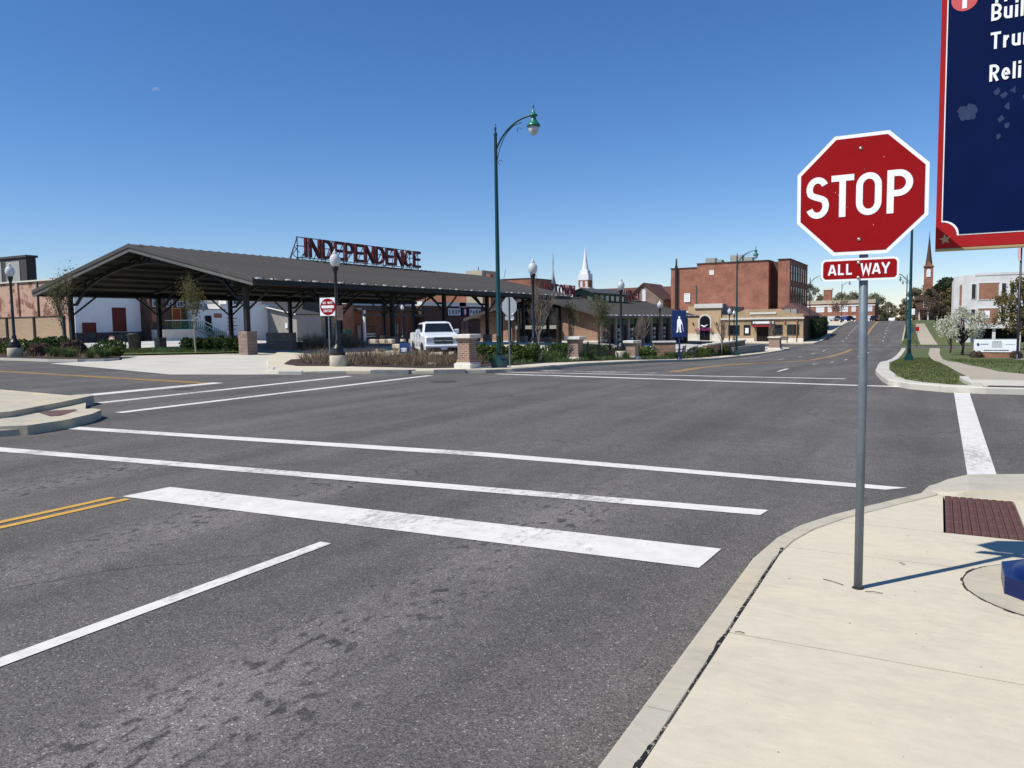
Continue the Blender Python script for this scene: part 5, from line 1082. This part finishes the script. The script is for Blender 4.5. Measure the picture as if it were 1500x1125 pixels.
bx(s,'wall','brick_red',(-60,235,-2),(-15.5,250,6.3)); bx(s,'cornice','tan_metal',(-60.2,234.7,5.9),(-15.3,250,6.9)); bx(s,'belt','offwhite_trim',(-60.1,234.85,5.2),(-15.4,235,5.5)); ch=bx(s,'chimney','brick_red',(-29.4,240,6),(-27.2,242,10)); bx(ch,'chimney_cap','cap_stone',(-29.6,239.8,10),(-27,242.2,10.5))
for i in range(8):
    x=-40+i*3.1
    for z0 in (.9,3.6): win(s,'-Y',235,x,x+(2.2 if i%2 else 1.1),z0,z0+1.6,'offwhite_trim','win_white',3 if i%2 else 1,2,.1)
# --- steeples
s=bld('white_steeple_church','distant brick church tower with white belfry and white spire','church',(-104.1,240,0)); bx(s,'tower','brick_red',(-105.9,238,-2),(-102.3,241.6,15.9)); bx(s,'nave','brick_red',(-125,241,-2),(-103,262,8))
bx(s,'balustrade','white_paint',(-106.2,237.7,12.6),(-102,241.9,13.4)); bx(s,'belfry','white_paint',(-105.9,238.0,15.9),(-102.3,241.6,18.0)); bx(s,'belfry_top','white_paint',(-105.4,238.5,18.0),(-102.8,241.1,19.2))
for x in (-105.2,-103.4): win(s,'-Y',238,x,x+.8,13.6,15.5,'white_paint','win_white')
wb(MB().lathe([(1.25,0),(.75,2.5),(.08,7.6),(.02,8.6)],8,(-104.1,239.8,19.2),False),'spire','white_paint',s)
s=bld('spiral_spire','slender steel spiral temple spire on the skyline','spire',(-262,541,-10)); vs=[];fs=[]; n=5; m_=26
for i in range(m_+1):
    t=i/m_; z=-10+66*t; r=9*(1-t)**1.25+.12; a=t*5.5
    for j in range(n): rr=r*(1.0 if j%2 else .55); vs.append((-262+rr*math.cos(a+2*math.pi*j/n),541+rr*math.sin(a+2*math.pi*j/n),z))
for i in range(m_):
    for j in range(n): fs.append((i*n+j,i*n+(j+1)%n,(i+1)*n+(j+1)%n,(i+1)*n+j))
wb(MB().add(vs,fs),'spiral','sign_back',s)
s=bld('brick_spire_church','brick church tower with tall thin dark spire on the right of the hill','church',(-2.9,262,0)); bx(s,'tower','brick_red',(-4.15,260.5,-1),(-1.75,263.6,16.8)); bx(s,'nave','brick_red',(-4,263.6,-1),(8,282,8)); wb(MB().prism([(-4.4,16.6),(-1.5,16.6),(-2.95,18.3)],260.2,263.9),'tower_gable','brick_red',s); wb(MB().lathe([(.95,0),(.5,4),(.1,8.6),(.03,10)],8,(-2.95,262,17.2),False),'spire','roof_shingle',s); 
ar=[(-3.5,13.6),(-2.4,13.6)]+[(-2.95+.55*math.cos(R(a)),15.4+.55*math.sin(R(a))) for a in range(0,181,20)]; wb(MB().prism(ar,260.35,260.55),'arched_louvre','white_paint',s)
s=bld('mansion','dark roofed old house with white gables below the thin church spire','house',(-1.5,232,1)); bx(s,'wall','brick_brown',(-5.2,228,-1),(4,240,6.3)); wb(MB().prism([(-5.7,6.2),(4.5,6.2),(-.6,10.4)],227.6,240),'roof','roof_shingle',s); wb(MB().prism([(-1.4,5.2),(2.8,5.2),(.7,8.4)],226.8,228.2),'gable','white_stucco',s); bx(s,'porch','white_stucco',(-4.8,226,.5),(3.8,228,1.0))
for k in range(5): bx(s,'porch_post','white_stucco',(-4.6+k*2,226,1),(-4.3+k*2,226.25,3.6))
bx(s,'porch_roof','roof_shingle',(-5,225.6,3.6),(4,228,4.0))
for x in (-3.6,-.5,2): win(s,'-Y',228,x,x+1.1,4.2,6.0,'white_paint','glass',1,2)
# --- white and brick office building on the right
zo=-1.7; s=bld('office_building','white concrete office building with brick panels and narrow dark windows','building',(18,122,zo))
fy=115.; xl=2.9
foot=[(xl+.0,fy),(45,fy),(45,140),(xl-1.2,140),(xl-1.2,fy+4)]
wb(MB().prism(foot,.25,7.05,'XY'),'wall','white_stucco',s); bx(s,'ground_floor','steel_brown',(xl+.2,fy+2,zo-.3),(45,139,.25)); bx(s,'roof_edge','white_stucco',(xl+1,fy-.06,6.95),(45,fy+.5,7.25))
for i in range(5):
    x=xl+.65+i*4.15
    for z0,z1 in ((3.95,5.95),(.85,2.75)):
        win(s,'-Y',fy,x,x+.55,z0,z1,'white_stucco','glass',1,1,.06); win(s,'-Y',fy,x+3.25,x+3.8,z0,z1,'white_stucco','glass',1,1,.06); bx(s,'brick_panel','brick_office',(x+.85,fy-.03,z0-.03),(x+2.95,fy+.05,z1+.03)); bx(s,'panel_frame','white_stucco',(x+.75,fy-.06,z1+.03),(x+3.05,fy+.05,z1+.12)); bx(s,'panel_frame','white_stucco',(x+.75,fy-.06,z0-.12),(x+3.05,fy+.05,z0-.03))
bx(s,'wall_poster','sign_white',(xl+2.15,fy-.05,1.55),(xl+2.75,fy-.02,2.5)); wb(MB().add([(xl-.35,fy+1.15,.9),(xl-.6,fy+2,.9),(xl-.6,fy+2,5.9),(xl-.35,fy+1.15,5.9)],[(0,1,2,3)]),'side_brick_strip','brick_office',s)
for i in range(9): bx(s,'column','white_stucco',(xl+.4+i*2.7,fy+.3,zo),(xl+.75+i*2.7,fy+.65,.3))
bx(s,'entry_wall','white_stucco',(xl-.8,fy+1,zo),(xl+1.4,fy+1.6,.2)); bx(s,'painted_shade','dark_open',(xl+1.5,fy+1.4,zo),(44,fy+2.05,.2))  # near-black box paints the shade behind the columns
# monument sign and flagpole
s=bld('monument_sign','white office notice board on a low brick base on the right lawn','sign',(4.0,70,tz(4,70)+.14)); zq=tz(4,70)+.14
bx(s,'base','brick_office',(3.05,69.8,zq-.2),(5.05,70.3,zq+.45)); pn=wb(MB().cbox((2.45,69.75,zq+.42),(5.45,70.35,zq+1.38),.02),'board','sign_white',s); bx(pn,'frame','ac_metal',(2.4,69.78,zq+1.36),(5.5,70.32,zq+1.44))
wb(MB().prism([(2.72+.1*math.cos(i*1.047),zq+1.03+.13*math.sin(i*1.047)) for i in range(6)],69.73,69.76),'shield','car_blue',pn)
def bars(par,x,z,n,wd,m,h=.05):
    xx=x; rr=random.Random(int(x*100)+int(z*100))
    for i in range(n):
        q=wd*(.5+rr.random()); bx(par,'lettering',m,(xx,69.735,z),(xx+q,69.752,z+h)); xx+=q+wd*.25
bars(pn,2.88,zq+1.03,6,.07,'car_blue',.05); bars(pn,4.5,zq+1.03,8,.07,'ac_metal',.035); bars(pn,3.1,zq+.55,12,.1,'black_metal',.06); bars(pn,3.65,zq+1.2,5,.09,'green_rail',.06)
for k in range(4): bx(pn,'print_line','green_wall',(3.62,69.735,zq+.82+k*.09),(4.3,69.751,zq+.84+k*.09))
s=bld('flagpole','dark flagpole with the end of a striped flag at the right edge','flagpole',(5.0,65.7,tz(5,65.7)+.14)); zq=tz(5,65.7)+.14
wb(MB().lathe([(.22,0),(.22,.08),(.12,.12),(.09,.5),(.06,9.5)],12,(5.0,65.7,zq)),'pole','black_metal',s)
for k in range(9):
    vs=[]; 
    for i in range(7): t=i/6; vs+=[(5.0-.02-.12*math.sin(t*3)*.5-.1+k*.018-.03,65.62-.02*k+.02*math.sin(t*9+k),7.4-t*1.7),(5.0-.02-.12*math.sin(t*3)*.5-.1+(k+1)*.018-.03,65.62-.02*(k+1),7.4-t*1.7)]
    wb(MB().add(vs,[(2*i,2*i+1,2*i+3,2*i+2) for i in range(6)]),'flag_stripe','flag_red' if k%2==0 else 'sign_white',s)
# ------------------------------------------------------------------ vegetation
def branch_tree(rng,h,spread,levels=3,r0=.1,fork=.35,up=.6,nb=(4,6),wig=.12):
    mb=MB(); tips=[]
    def grow(p,d,l,r,lev):
        pts=[p]; q=p.copy(); dd=d.copy(); n=4
        for i in range(n):
            dd=(dd+Vector((rng.uniform(-1,1),rng.uniform(-1,1),rng.uniform(-.3,.6)))*wig).normalized(); q=q+dd*l/n; pts.append(q.copy())
        mb.tube(pts,[r*(1-.55*i/n) for i in range(n+1)],6 if lev==0 else (5 if lev==1 else 3),caps=False)
        if lev>=levels: tips.append(q); return
        k=rng.randint(*nb)
        for i in range(k):
            t=rng.uniform(fork if lev==0 else .25,1); idx=min(n-1,int(t*n)); s=pts[idx].lerp(pts[idx+1],t*n-idx)
            a=rng.uniform(0,2*math.pi)+i*2.4; out=Vector((math.cos(a),math.sin(a),0))*spread+Vector((0,0,up))
            nd=(dd*.5+out.normalized()).normalized(); grow(s,nd,l*rng.uniform(.45,.7),r*.5,lev+1)
            tips.append(s)
        tips.append(q)
    grow(Vector((0,0,0)),Vector((0,0,1)),h*.62,r0,0)
    return mb,tips
def leaves(rng,pts,n,sz,jit,squash=1.):
    vs=[];fs=[]
    for i in range(n):
        c=rng.choice(pts); p=Vector((c[0]+rng.gauss(0,jit),c[1]+rng.gauss(0,jit),c[2]+rng.gauss(0,jit*squash)))
        a=Vector((rng.gauss(0,1),rng.gauss(0,1),rng.gauss(0,1))).normalized(); b=a.orthogonal().normalized(); b.rotate(Quaternion(a,rng.uniform(0,6.28))); s=sz*rng.uniform(.6,1.3)
        k=len(vs); vs+=[tuple(p-b*s),tuple(p+a*s*.55),tuple(p+b*s),tuple(p-a*s*.55)]; fs.append((k,k+1,k+2,k+3))
    mb=MB(); mb.v=vs; mb.f=fs; mb.sm=[False]*len(fs); return mb
def tree(name,label,loc,h,seed,leaf=None,nleaf=3000,lsz=.12,jit=.35,bark='bark',spread=.9,levels=3,r0=None,group=None,cat='tree',fork=.35,up=.6,nb=(4,6),wig=.12):
    rng=random.Random(seed); s=thing(name,label,cat,loc,rng.uniform(0,6),group)
    mb,tips=branch_tree(rng,h,spread,levels,r0 or h*.02,fork,up,nb,wig); me=mb.raw('trunk',bark); me.polygons.foreach_set('use_smooth',[True]*len(me.polygons)); obj('trunk',me,s)
    if leaf: obj('crown',leaves(rng,[t for t in tips if t.z>h*.28],nleaf,lsz,jit).raw('crown',leaf),s)
    return s
def big_tree(name,label,loc,h,w_,seed,leaf,nleaf=5000,lsz=.3,bark='bark_dark',group=None,clumps=26,base=.25):
    rng=random.Random(seed); s=thing(name,label,'tree',loc,0,group); mb=MB(); pts=[]
    mb.tube([(0,0,-.3),(.1,0,h*.25),(.0,.1,h*.6)],[h*.03,h*.022,h*.01],7,caps=False)
    cs=[]
    for i in range(clumps):
        t=rng.uniform(0,1); z=h*(base+(1-base)*t**.9*.95); rad=w_/2*math.sin(math.pi*min(1,.18+.8*t))**.7*rng.uniform(.35,1); a=rng.uniform(0,6.28); c=Vector((rad*math.cos(a),rad*math.sin(a),z)); cs.append(c)
        mb.tube([(0,0,h*.3*rng.uniform(.6,1.4)),c*.5+Vector((0,0,h*.2)),c],[h*.011,h*.007,h*.003],4,caps=False)
    for i in range(nleaf):
        c=rng.choice(cs); j=w_*.095*rng.uniform(.7,1.2); d=Vector((rng.gauss(0,1),rng.gauss(0,1),rng.gauss(0,.8))); d=d.normalized()*j*rng.uniform(.5,1.25); pts.append(c+d)
    me=mb.raw('trunk',bark); obj('trunk',me,s); obj('crown',leaves(rng,pts,nleaf,lsz,.02).raw('crown',leaf),s); return s
def shrub(label,loc,rx,ry,h,seed,leaf='leaf_box',n=1500,lsz=.05,name='shrub',cat='shrub',group=None):
    rng=random.Random(seed); s=thing(name,label,cat,loc,0,group); pts=[]
    for i in range(n):
        a=rng.uniform(0,6.28); t=rng.uniform(0,1)**.5; zz=rng.uniform(.05,1); k=(math.sin(math.pi*(.12+.8*zz)))**.5; q=rng.uniform(.75,1.05) if rng.random()<.8 else rng.uniform(.2,.8)
        bump=1+.12*math.sin(a*3+seed)+.1*math.sin(a*7+zz*9)
        pts.append((rx*k*q*bump*math.cos(a),ry*k*q*bump*math.sin(a),h*zz*(1+.08*math.sin(a*4+seed))))
    st=MB()
    for i in range(7):
        a=i*.9; st.tube([(0,0,0),(rx*.4*math.cos(a),ry*.4*math.sin(a),h*.6)],[.02,.006],3,caps=False)
    obj('stems',st.raw('stems','bark_dark'),s); obj('foliage',leaves(rng,pts,n,lsz,.012).raw('foliage',leaf),s); return s
def tuft(label,loc,r,h,seed,m='green_tuft',n=120,name='grass_clump',cat='plant',group=None,wd=.012):
    rng=random.Random(seed); s=thing(name,label,cat,loc,0,group); mb=MB()
    for i in range(n):
        a=rng.uniform(0,6.28); q=rng.uniform(0,.5)*r; x,y=q*math.cos(a),q*math.sin(a); o=rng.uniform(.2,1)*r; hh=h*rng.uniform(.6,1.1); b=a+1.57
        k=wd*rng.uniform(.7,1.4); mx,my=x+o*.4*math.cos(a),y+o*.4*math.sin(a)
        mb.add([(x-k*math.cos(b),y-k*math.sin(b),0),(x+k*math.cos(b),y+k*math.sin(b),0),(mx+k*math.cos(b)*.8,my+k*math.sin(b)*.8,hh*.65),(mx-k*math.cos(b)*.8,my-k*math.sin(b)*.8,hh*.65),(x+o*math.cos(a),y+o*math.sin(a),hh)],[(0,1,2,3),(3,2,4)])
    obj('blades',mb.raw('blades',m),s); return s
# young street trees
tree('young_tree','slender young tree with sparse spring leaves left of the pavilion gable',(-44.6,26.8,tz(-44.6,26.8)+.15),4.2,11,'leaf_spring',2000,.05,.24,'bark_pale',.55,3,.06,fork=.35,up=1.1)
tree('young_tree','slender young tree with sparse leaves before the pavilion front eave',(-37.3,29.9,tz(-37.3,29.9)+.1),4.3,12,'leaf_spring',1800,.05,.22,'bark_pale',.5,3,.05,fork=.5,up=1.2)
tree('young_tree','leafy young tree in front of the market gable brickwork',(-29.6,72,tz(-29.6,72)+.2),4.8,13,'leaf_spring',1800,.08,.35,'bark_pale',.5,3,.07,fork=.25,up=1.1)
tree('young_tree','small leafy young tree left of the market brick gable, by the entry',(-31.8,70,tz(-31.8,70)+.2),3.6,14,'leaf_spring',900,.08,.3,'bark_pale',.5,3,.05,fork=.25,up=1.1)
tree('young_tree','yellow green young tree behind the pier and green pole base',(-37.5,73.5,tz(-37.5,73.5)+.2),4.0,15,'leaf_spring',1600,.08,.3,'bark_pale',.4,3,.05,fork=.15,up=1.4)
tree('bare_tree','bare twiggy tree behind the back of the stop sign',(-18.4,36.2,tz(-18.4,36.2)+.25),3.4,16,None,bark='bark',spread=.6,r0=.075,up=1.0,nb=(6,8))
tree('bare_tree','bare twiggy little tree between market pillars and the third pier',(-18.6,53,tz(-18.6,53)+.2),2.8,17,None,bark='bark',spread=.7,r0=.075,up=.9,nb=(7,9),fork=.4)
tree('bare_tree','bare young tree in front of the arched shop',(-17.6,72,tz(-17.6,72)+.2),3.2,18,None,bark='bark',spread=.7,r0=.08,up=.9,nb=(5,7),fork=.4)
tree('bare_tree','bare young tree in front of the red awning shop door',(-19.5,108,tz(-19.5,108)+.2),3.0,19,None,bark='bark',spread=.8,r0=.08,up=.9,nb=(5,7),fork=.4)
tree('red_twig_shrub','reddish bare shrub against the market gable corner',(-28.6,70.5,tz(-28.6,70.5)+.2),2.1,21,'leaf_plum',300,.06,.2,'bark_dark',.5,3,.04,fork=.05,up=1.2)
# flowering tree and right side trees
s=big_tree('flowering_tree','white blossoming tree on the right lawn beside the notice board',(1.85,78.3,tz(1.85,78.3)+.14),4.0,4.4,31,'blossom',5200,.085,clumps=42,base=.4)
big_tree('small_tree','small dark stemmed tree partly hidden left of the blossoming tree',(1.0,84,tz(1,84)+.14),3.4,2.2,32,'blossom',900,.09,clumps=12,base=.45)
big_tree('bronze_tree','tall bronze leaved tree at the right edge in front of the white office',(7.9,95,tz(7.9,95)+.14),7.4,6.4,33,'leaf_bronze',9000,.13,clumps=60,base=.22)
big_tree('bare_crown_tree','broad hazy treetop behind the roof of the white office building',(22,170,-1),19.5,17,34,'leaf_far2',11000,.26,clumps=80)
big_tree('dark_evergreen','dark evergreen tree between the spire church and the white office',(2.4,188,0),9.6,8,35,'leaf_dark',7000,.34,clumps=50,base=.1)
big_tree('plum_tree','reddish brown tree in front of the old house below the spire',(-.6,176,0),6.8,6.5,36,'leaf_plum',2200,.14,clumps=34,base=.2)
big_tree('green_tree','olive green tree left of the white office corner',(2.6,160,-.6),8.6,6,37,'leaf_bronze',4000,.2,clumps=34,base=.12)
big_tree('pine_tree','dark pine spreading behind the old house roof',(1.0,226,0),11.5,8,38,'leaf_dark',3500,.3,clumps=26,base=.4)
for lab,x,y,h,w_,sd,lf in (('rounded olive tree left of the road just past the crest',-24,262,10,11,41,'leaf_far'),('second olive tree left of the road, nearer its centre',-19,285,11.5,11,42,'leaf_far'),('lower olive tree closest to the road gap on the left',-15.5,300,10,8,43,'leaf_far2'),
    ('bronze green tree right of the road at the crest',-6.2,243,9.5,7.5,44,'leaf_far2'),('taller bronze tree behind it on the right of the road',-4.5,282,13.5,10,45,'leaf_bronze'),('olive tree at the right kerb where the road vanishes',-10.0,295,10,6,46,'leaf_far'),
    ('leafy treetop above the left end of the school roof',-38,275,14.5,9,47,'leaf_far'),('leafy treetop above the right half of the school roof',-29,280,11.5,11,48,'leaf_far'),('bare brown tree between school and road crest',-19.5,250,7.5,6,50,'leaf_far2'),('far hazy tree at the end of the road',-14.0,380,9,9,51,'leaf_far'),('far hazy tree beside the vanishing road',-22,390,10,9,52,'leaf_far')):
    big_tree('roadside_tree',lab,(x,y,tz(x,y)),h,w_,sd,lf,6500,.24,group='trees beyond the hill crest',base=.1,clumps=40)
tree('bare_tree','bare brown tree in front of the school windows',(-23.5,221,.9),6.5,49,'leaf_plum',350,.2,.5,'bark',.9,3,.12)
# bushes and beds
for i,(x,y) in enumerate(((-39.8,31.3),(-39.2,31.6),(-38.6,31.9),(-38.05,32.2),(-37.5,32.5),(-36.95,32.8))):
    shrub(['first','second','third','fourth','fifth','sixth'][i]+' clipped round green bush from the left before the pavilion corner pier',(x,y,tz(x,y)+.1),.38,.38,.78,60+i,'leaf_box',2600,.055,'boxwood_bush','bush','row of clipped bushes')
for i in range(8):
    x=-18.9+i*.34; y=30.3+i*.2; shrub('dark green hedge bush '+['at the left end, beside the brick pier','next to the left end','left of the tall lamp base','behind the tall lamp base','behind the stop sign post','right of the stop sign post','second from the right end','at the right end by the acorn lamp'][i],(x,y,tz(x,y)+.24),.42,.42,.62+.1*(i%2),80+i,'leaf_bush',1500,.06,'hedge_bush','bush','hedge in front of the market')
for i,(x,y) in enumerate(((-19.5,41),(-20.2,43.2),(-20.6,45.4),(-21,47.8),(-21.3,50.2),(-21.6,52.8),(-20.4,55.5),(-20.2,58))):
    shrub(['first','second','third','fourth','fifth','sixth','seventh','last'][i]+' dark shrub in the row behind the iron fence',(x,y,tz(x,y)+.2),1.0,1.3,.8,180+i,'leaf_bush' if i%2 else 'leaf_box',1500,.08,'shrub','shrub','dark shrubs behind the iron fence')
for i,(x,y,r,h) in enumerate(((-17.5,46.2,.7,.75),(-16.9,48,.6,.6),(-17.6,50.5,.7,.55),(-17.3,62.5,.8,.8),(-17.4,66,.8,.7),(-17.9,73.5,.7,.9))):
    shrub('green shrub '+['just right of the third pier','before the little bare tree','beside the walking-man sign','right of the benches','left of the third tall lamp','under the bare tree by the shops'][i],(x,y,tz(x,y)+.16),r,r,h,100+i,'leaf_bush' if i%2 else 'leaf_box',1600,.07)
for i,(x,y,r,h,lf) in enumerate(((-47.5,23.6,.8,.75,'leaf_bush'),(-45.6,23.8,.7,.85,'dry_dark'),(-43.8,23.6,.8,.8,'leaf_bush'),(-42.2,24.2,.7,.85,'leaf_box'),(-41.4,23.4,.5,.6,'leaf_plum'),(-43.0,25.4,.7,.9,'leaf_box'),(-44.8,25.6,.8,.85,'leaf_box'),(-40.2,24.6,.6,.7,'leaf_plum'),(-38.7,25.6,.8,.75,'leaf_box'),(-37.6,25.0,.5,.45,'leaf_bush'))):
    shrub(('green' if lf!='leaf_plum' and lf!='dry_dark' else 'reddish brown')+' bush in the left bed, '+['at the frame edge','right of the lamp foot','beyond the lamp foot','under the young tree','in front of the young tree trunk','behind the young tree','farthest back left','right of the young tree','near the pavilion path','at the right tip of the bed'][i],(x,y,tz(x,y)+.16),r,r,h,120+i,lf,2200,.06)
rng=random.Random(77)
spots=[]
for k in range(46):
    Y=rng.uniform(28.5,78); x0=-15.95 if Y<48 else (-16.2-(Y-48)*.06); X=x0-rng.uniform(.1,1.7); spots.append((X,Y))
spots+= [(-36.2+rng.uniform(-.3,.2),23.3+rng.uniform(-.4,.6)) for k in range(3)]+[(-39+rng.uniform(-2,1.5),23.0+rng.uniform(-.2,.8)) for k in range(8)]
spots.sort(key=lambda q:q[1])
lead=['spiky green grass clump in the bed '+w for w in ('by the left kerb tip',)]
for i,(X,Y) in enumerate(spots):
    nm=('left mulch bed' if X<-30 else ('bed between the tall lamp and second pier' if Y<38 else ('bed before the iron fence' if Y<46 else ('bed around the walking-man sign' if Y<60 else 'bed by the plaza benches'))))
    tuft('spiky green grass clump in the '+nm,(X,Y,tz(X,Y)+.15),.38,.5,200+i,'green_tuft',90,group='grass clumps in the '+nm,wd=.016)
# dry perennial bed (nobody could count the stems)
def stems(name,label,poly,n,h,m,seed,hz,lean=.25,wd=.01):
    rng=random.Random(seed); mb=MB(); xs=[p[0] for p in poly]; ys=[p[1] for p in poly]
    def inside(x,y):
        c=False; j=len(poly)-1
        for i in range(len(poly)):
            if (poly[i][1]>y)!=(poly[j][1]>y) and x<(poly[j][0]-poly[i][0])*(y-poly[i][1])/(poly[j][1]-poly[i][1])+poly[i][0]: c=not c
            j=i
        return c
    k=0
    while k<n:
        x=rng.uniform(min(xs),max(xs)); y=rng.uniform(min(ys),max(ys))
        if not inside(x,y): continue
        k+=1; cl=.5+.5*math.sin(x*2.3+seed)*math.sin(y*1.9+1.3*seed); hh=h*rng.uniform(.35,1)*(.45+.65*cl); a=rng.uniform(0,6.28); l=lean*hh*rng.uniform(.2,2); z=tz(x,y)+hz; b=a+1.57; q=wd*rng.uniform(.6,1.5)
        dx,dy=q*math.cos(b),q*math.sin(b); mb.add([(x-dx,y-dy,z),(x+dx,y+dy,z),(x+l*math.cos(a)+dx*.3,y+l*math.sin(a)+dy*.3,z+hh),(x+l*math.cos(a)-dx*.3,y+l*math.sin(a)-dy*.3,z+hh)],[(0,1,2,3)])
    o=obj(name,mb.raw(name,m)); tag(o,label,'plants'); o['kind']='stuff'; return o
bp=[(-26.4,27.0),(-24.2,24.7),(-23,24.2),(-21.0,25.4),(-17.8,25.9),(-17.3,27.3),(-17.6,29.5),(-20,31),(-24,31.5),(-26,29)]
stems('dry_perennials','brown dry perennial stems in the bed before the pickup',bp,5200,.72,'dry_stem',1,.14,.7,.008)
stems('dark_dry_stems','dark reddish dead stems mixed through the brown bed',bp,1800,.8,'dry_dark',2,.14,.8,.008)
stems('bed_ground_cover','low green ground cover in the bed along the market pavement',[(-16.0,30),(-15.9,47),(-16.6,54),(-17.5,66),(-17.6,78),(-19.2,78),(-19,66),(-18,54),(-17.2,47),(-17.3,30)],9000,.3,'green_tuft',3,.14,.6,.014)
stems('strip_ground_cover','low green ground cover along the near end of the pavilion',[(-50,27.6),(-42,27.5),(-37.5,30.8),(-36.4,33.4),(-40.5,33.4),(-44,30),(-50,30)],7000,.3,'green_tuft',4,.1,.6,.016)
stems('left_bed_ground_cover','dry and green low growth in the left mulch bed',[(-60,22.2),(-42,22.1),(-37,23),(-37.5,25.6),(-46,27),(-60,27)],5000,.35,'dry_stem',5,.15,.6,.014)
stems('wheat_grass','pale dry ornamental grass under the pavilion beyond the corner pier',[(-37,37),(-33.5,37),(-33.5,40.5),(-37,40.5)],1800,1.2,'dry_stem',6,.1,.3,.014)
lawnp=[(-.75,22.5),(.4,21.75),(.6,24),(.45,29),(.2,36),(-.1,48),(-.5,68),(-2.4,68),(-2.2,50),(-1.7,36),(-1.35,28),(-1.0,24)]
stems('lawn_grass','short green grass blades of the lawn at the right corner',lawnp,26000,.075,'blade',7,.135,.7,.008)
stems('lawn_grass_beyond','short green grass of the lawn beyond the footpath',[(3.2,25.2),(2,28.5),(1.3,36),(.9,50),(.6,66),(12,66),(12,30)],14000,.09,'blade',8,.135,.7,.014)
stems('hill_grass','grass blades on the verge climbing the hill on the right',[(-4,110),(-2.2,110),(-4.3,180),(-5.8,180)],5000,.12,'blade',10,.11,.7,.02)
rng=random.Random(8); mb=MB()
for i in range(14):
    x=rng.uniform(-1.0,.4); y=22.4+rng.random()**2*12; z=tz(x,y)+.2; mb.add([(x+.015*math.cos(t*1.05),y+.015*math.sin(t*1.05),z) for t in range(6)]+[(x,y,z+.012)],[(0,1,6),(1,2,6),(2,3,6),(3,4,6),(4,5,6),(5,0,6)])
o=obj('dandelions',mb.raw('dandelions','dandelion')); tag(o,'tiny yellow dandelion heads dotted over the right corner lawn','flowers'); stuff(o)
shrub('dark red shrub at the left of the notice board base',(2.6,69.5,tz(2.6,69.5)+.14),.45,.4,.5,150,'leaf_plum',900,.06); shrub('dark red shrub at the right of the notice board base',(5.2,69.6,tz(5.2,69.6)+.14),.4,.35,.5,151,'leaf_plum',900,.06)
for i,(x,y) in enumerate(((-16.6,126),(-16.7,130),(-16.9,134.5),(-17.2,139))): shrub(['nearest','second','third','farthest'][i]+' dark hedge bush along the shop side wall on the hill',(x,y,tz(x,y)+.12),.9,2.2,3.0,160+i,'leaf_dark',2000,.14,'hedge_bush','bush','dark hedge beside the shop')
# rock and litter in the beds
s=thing('boulder','pale rock lying in the brown bed before the pickup','rock',(-19.0,27.2,tz(-19,27.2)+.14)); mb=MB(); rg=random.Random(4); bm=bmesh.new(); bmesh.ops.create_icosphere(bm,subdivisions=2,radius=.22)
for v in bm.verts: v.co*=rg.uniform(.8,1.15); v.co.z*=.6
bm.verts.index_update(); mb.add([v.co[:] for v in bm.verts],[[v.index for v in f.verts] for f in bm.faces]); bm.free(); mb.build('stone','cap_stone',s)
s=thing('blue_yard_sign','small blue and white board low beside the pickup wheel','sign',(-22.95,30.6,tz(-22.95,30.6)+.15),R(20)); MB().box((-.28,-.02,.35),(.28,.02,.85)).build('board','car_blue',s); MB().box((-.2,-.03,.4),(.1,-.018,.6)).build('print','sign_white',s); MB().box((-.02,0,0),(.02,.02,.4)).build('stake','steel_dark',s)
s=thing('rock_pile','low heap of pale limestone blocks at the pavilion edge behind the dry bed','rocks',(-28.3,37.5,tz(-28.3,37.5)+.1)); rg=random.Random(6)
for k in range(22):
    a=rg.uniform(-2.4,2.4); b=rg.uniform(-.4,.4); z=.0+.3*(k%3); MB().cbox((a-.25,b-.18,z),(a+.25,b+.18,z+.28),.05).build('block','concrete_kerb' if k%2 else 'path_concrete',s)
# daytime moon; its sunlit part is a glow painted by surface direction
m=bpy.data.materials.new('moon'); m.use_nodes=True; t=m.node_tree; t.nodes.clear(); out=t.nodes.new('ShaderNodeOutputMaterial'); em=t.nodes.new('ShaderNodeEmission'); em.inputs[0].default_value=(.75,.82,.95,1); em.inputs[1].default_value=.55; tr=t.nodes.new('ShaderNodeBsdfTransparent'); mx=t.nodes.new('ShaderNodeMixShader')
ge=t.nodes.new('ShaderNodeNewGeometry'); dp=t.nodes.new('ShaderNodeVectorMath'); dp.operation='DOT_PRODUCT'; dp.inputs[1].default_value=(.15,-.45,.88); t.links.new(ge.outputs['Normal'],dp.inputs[0]); mr=t.nodes.new('ShaderNodeMapRange'); mr.inputs[1].default_value=.15; mr.inputs[2].default_value=.8; mr.inputs[3].default_value=0; mr.inputs[4].default_value=.3; t.links.new(dp.outputs['Value'],mr.inputs[0]); bf=t.nodes.new('ShaderNodeMath'); bf.operation='SUBTRACT'; bf.use_clamp=True; t.links.new(mr.outputs[0],bf.inputs[0]); t.links.new(ge.outputs['Backfacing'],bf.inputs[1])
t.links.new(bf.outputs[0],mx.inputs[0]); t.links.new(tr.outputs[0],mx.inputs[1]); t.links.new(em.outputs[0],mx.inputs[2]); t.links.new(mx.outputs[0],out.inputs[0]); M['moon']=m
bm=bmesh.new(); bmesh.ops.create_uvsphere(bm,u_segments=32,v_segments=16,radius=15); me=bpy.data.meshes.new('moon'); bm.to_mesh(me); bm.free(); me.materials.append(m)
mo=obj('moon',me,None,MOON); struct(mo,'faint daytime moon high in the left sky')
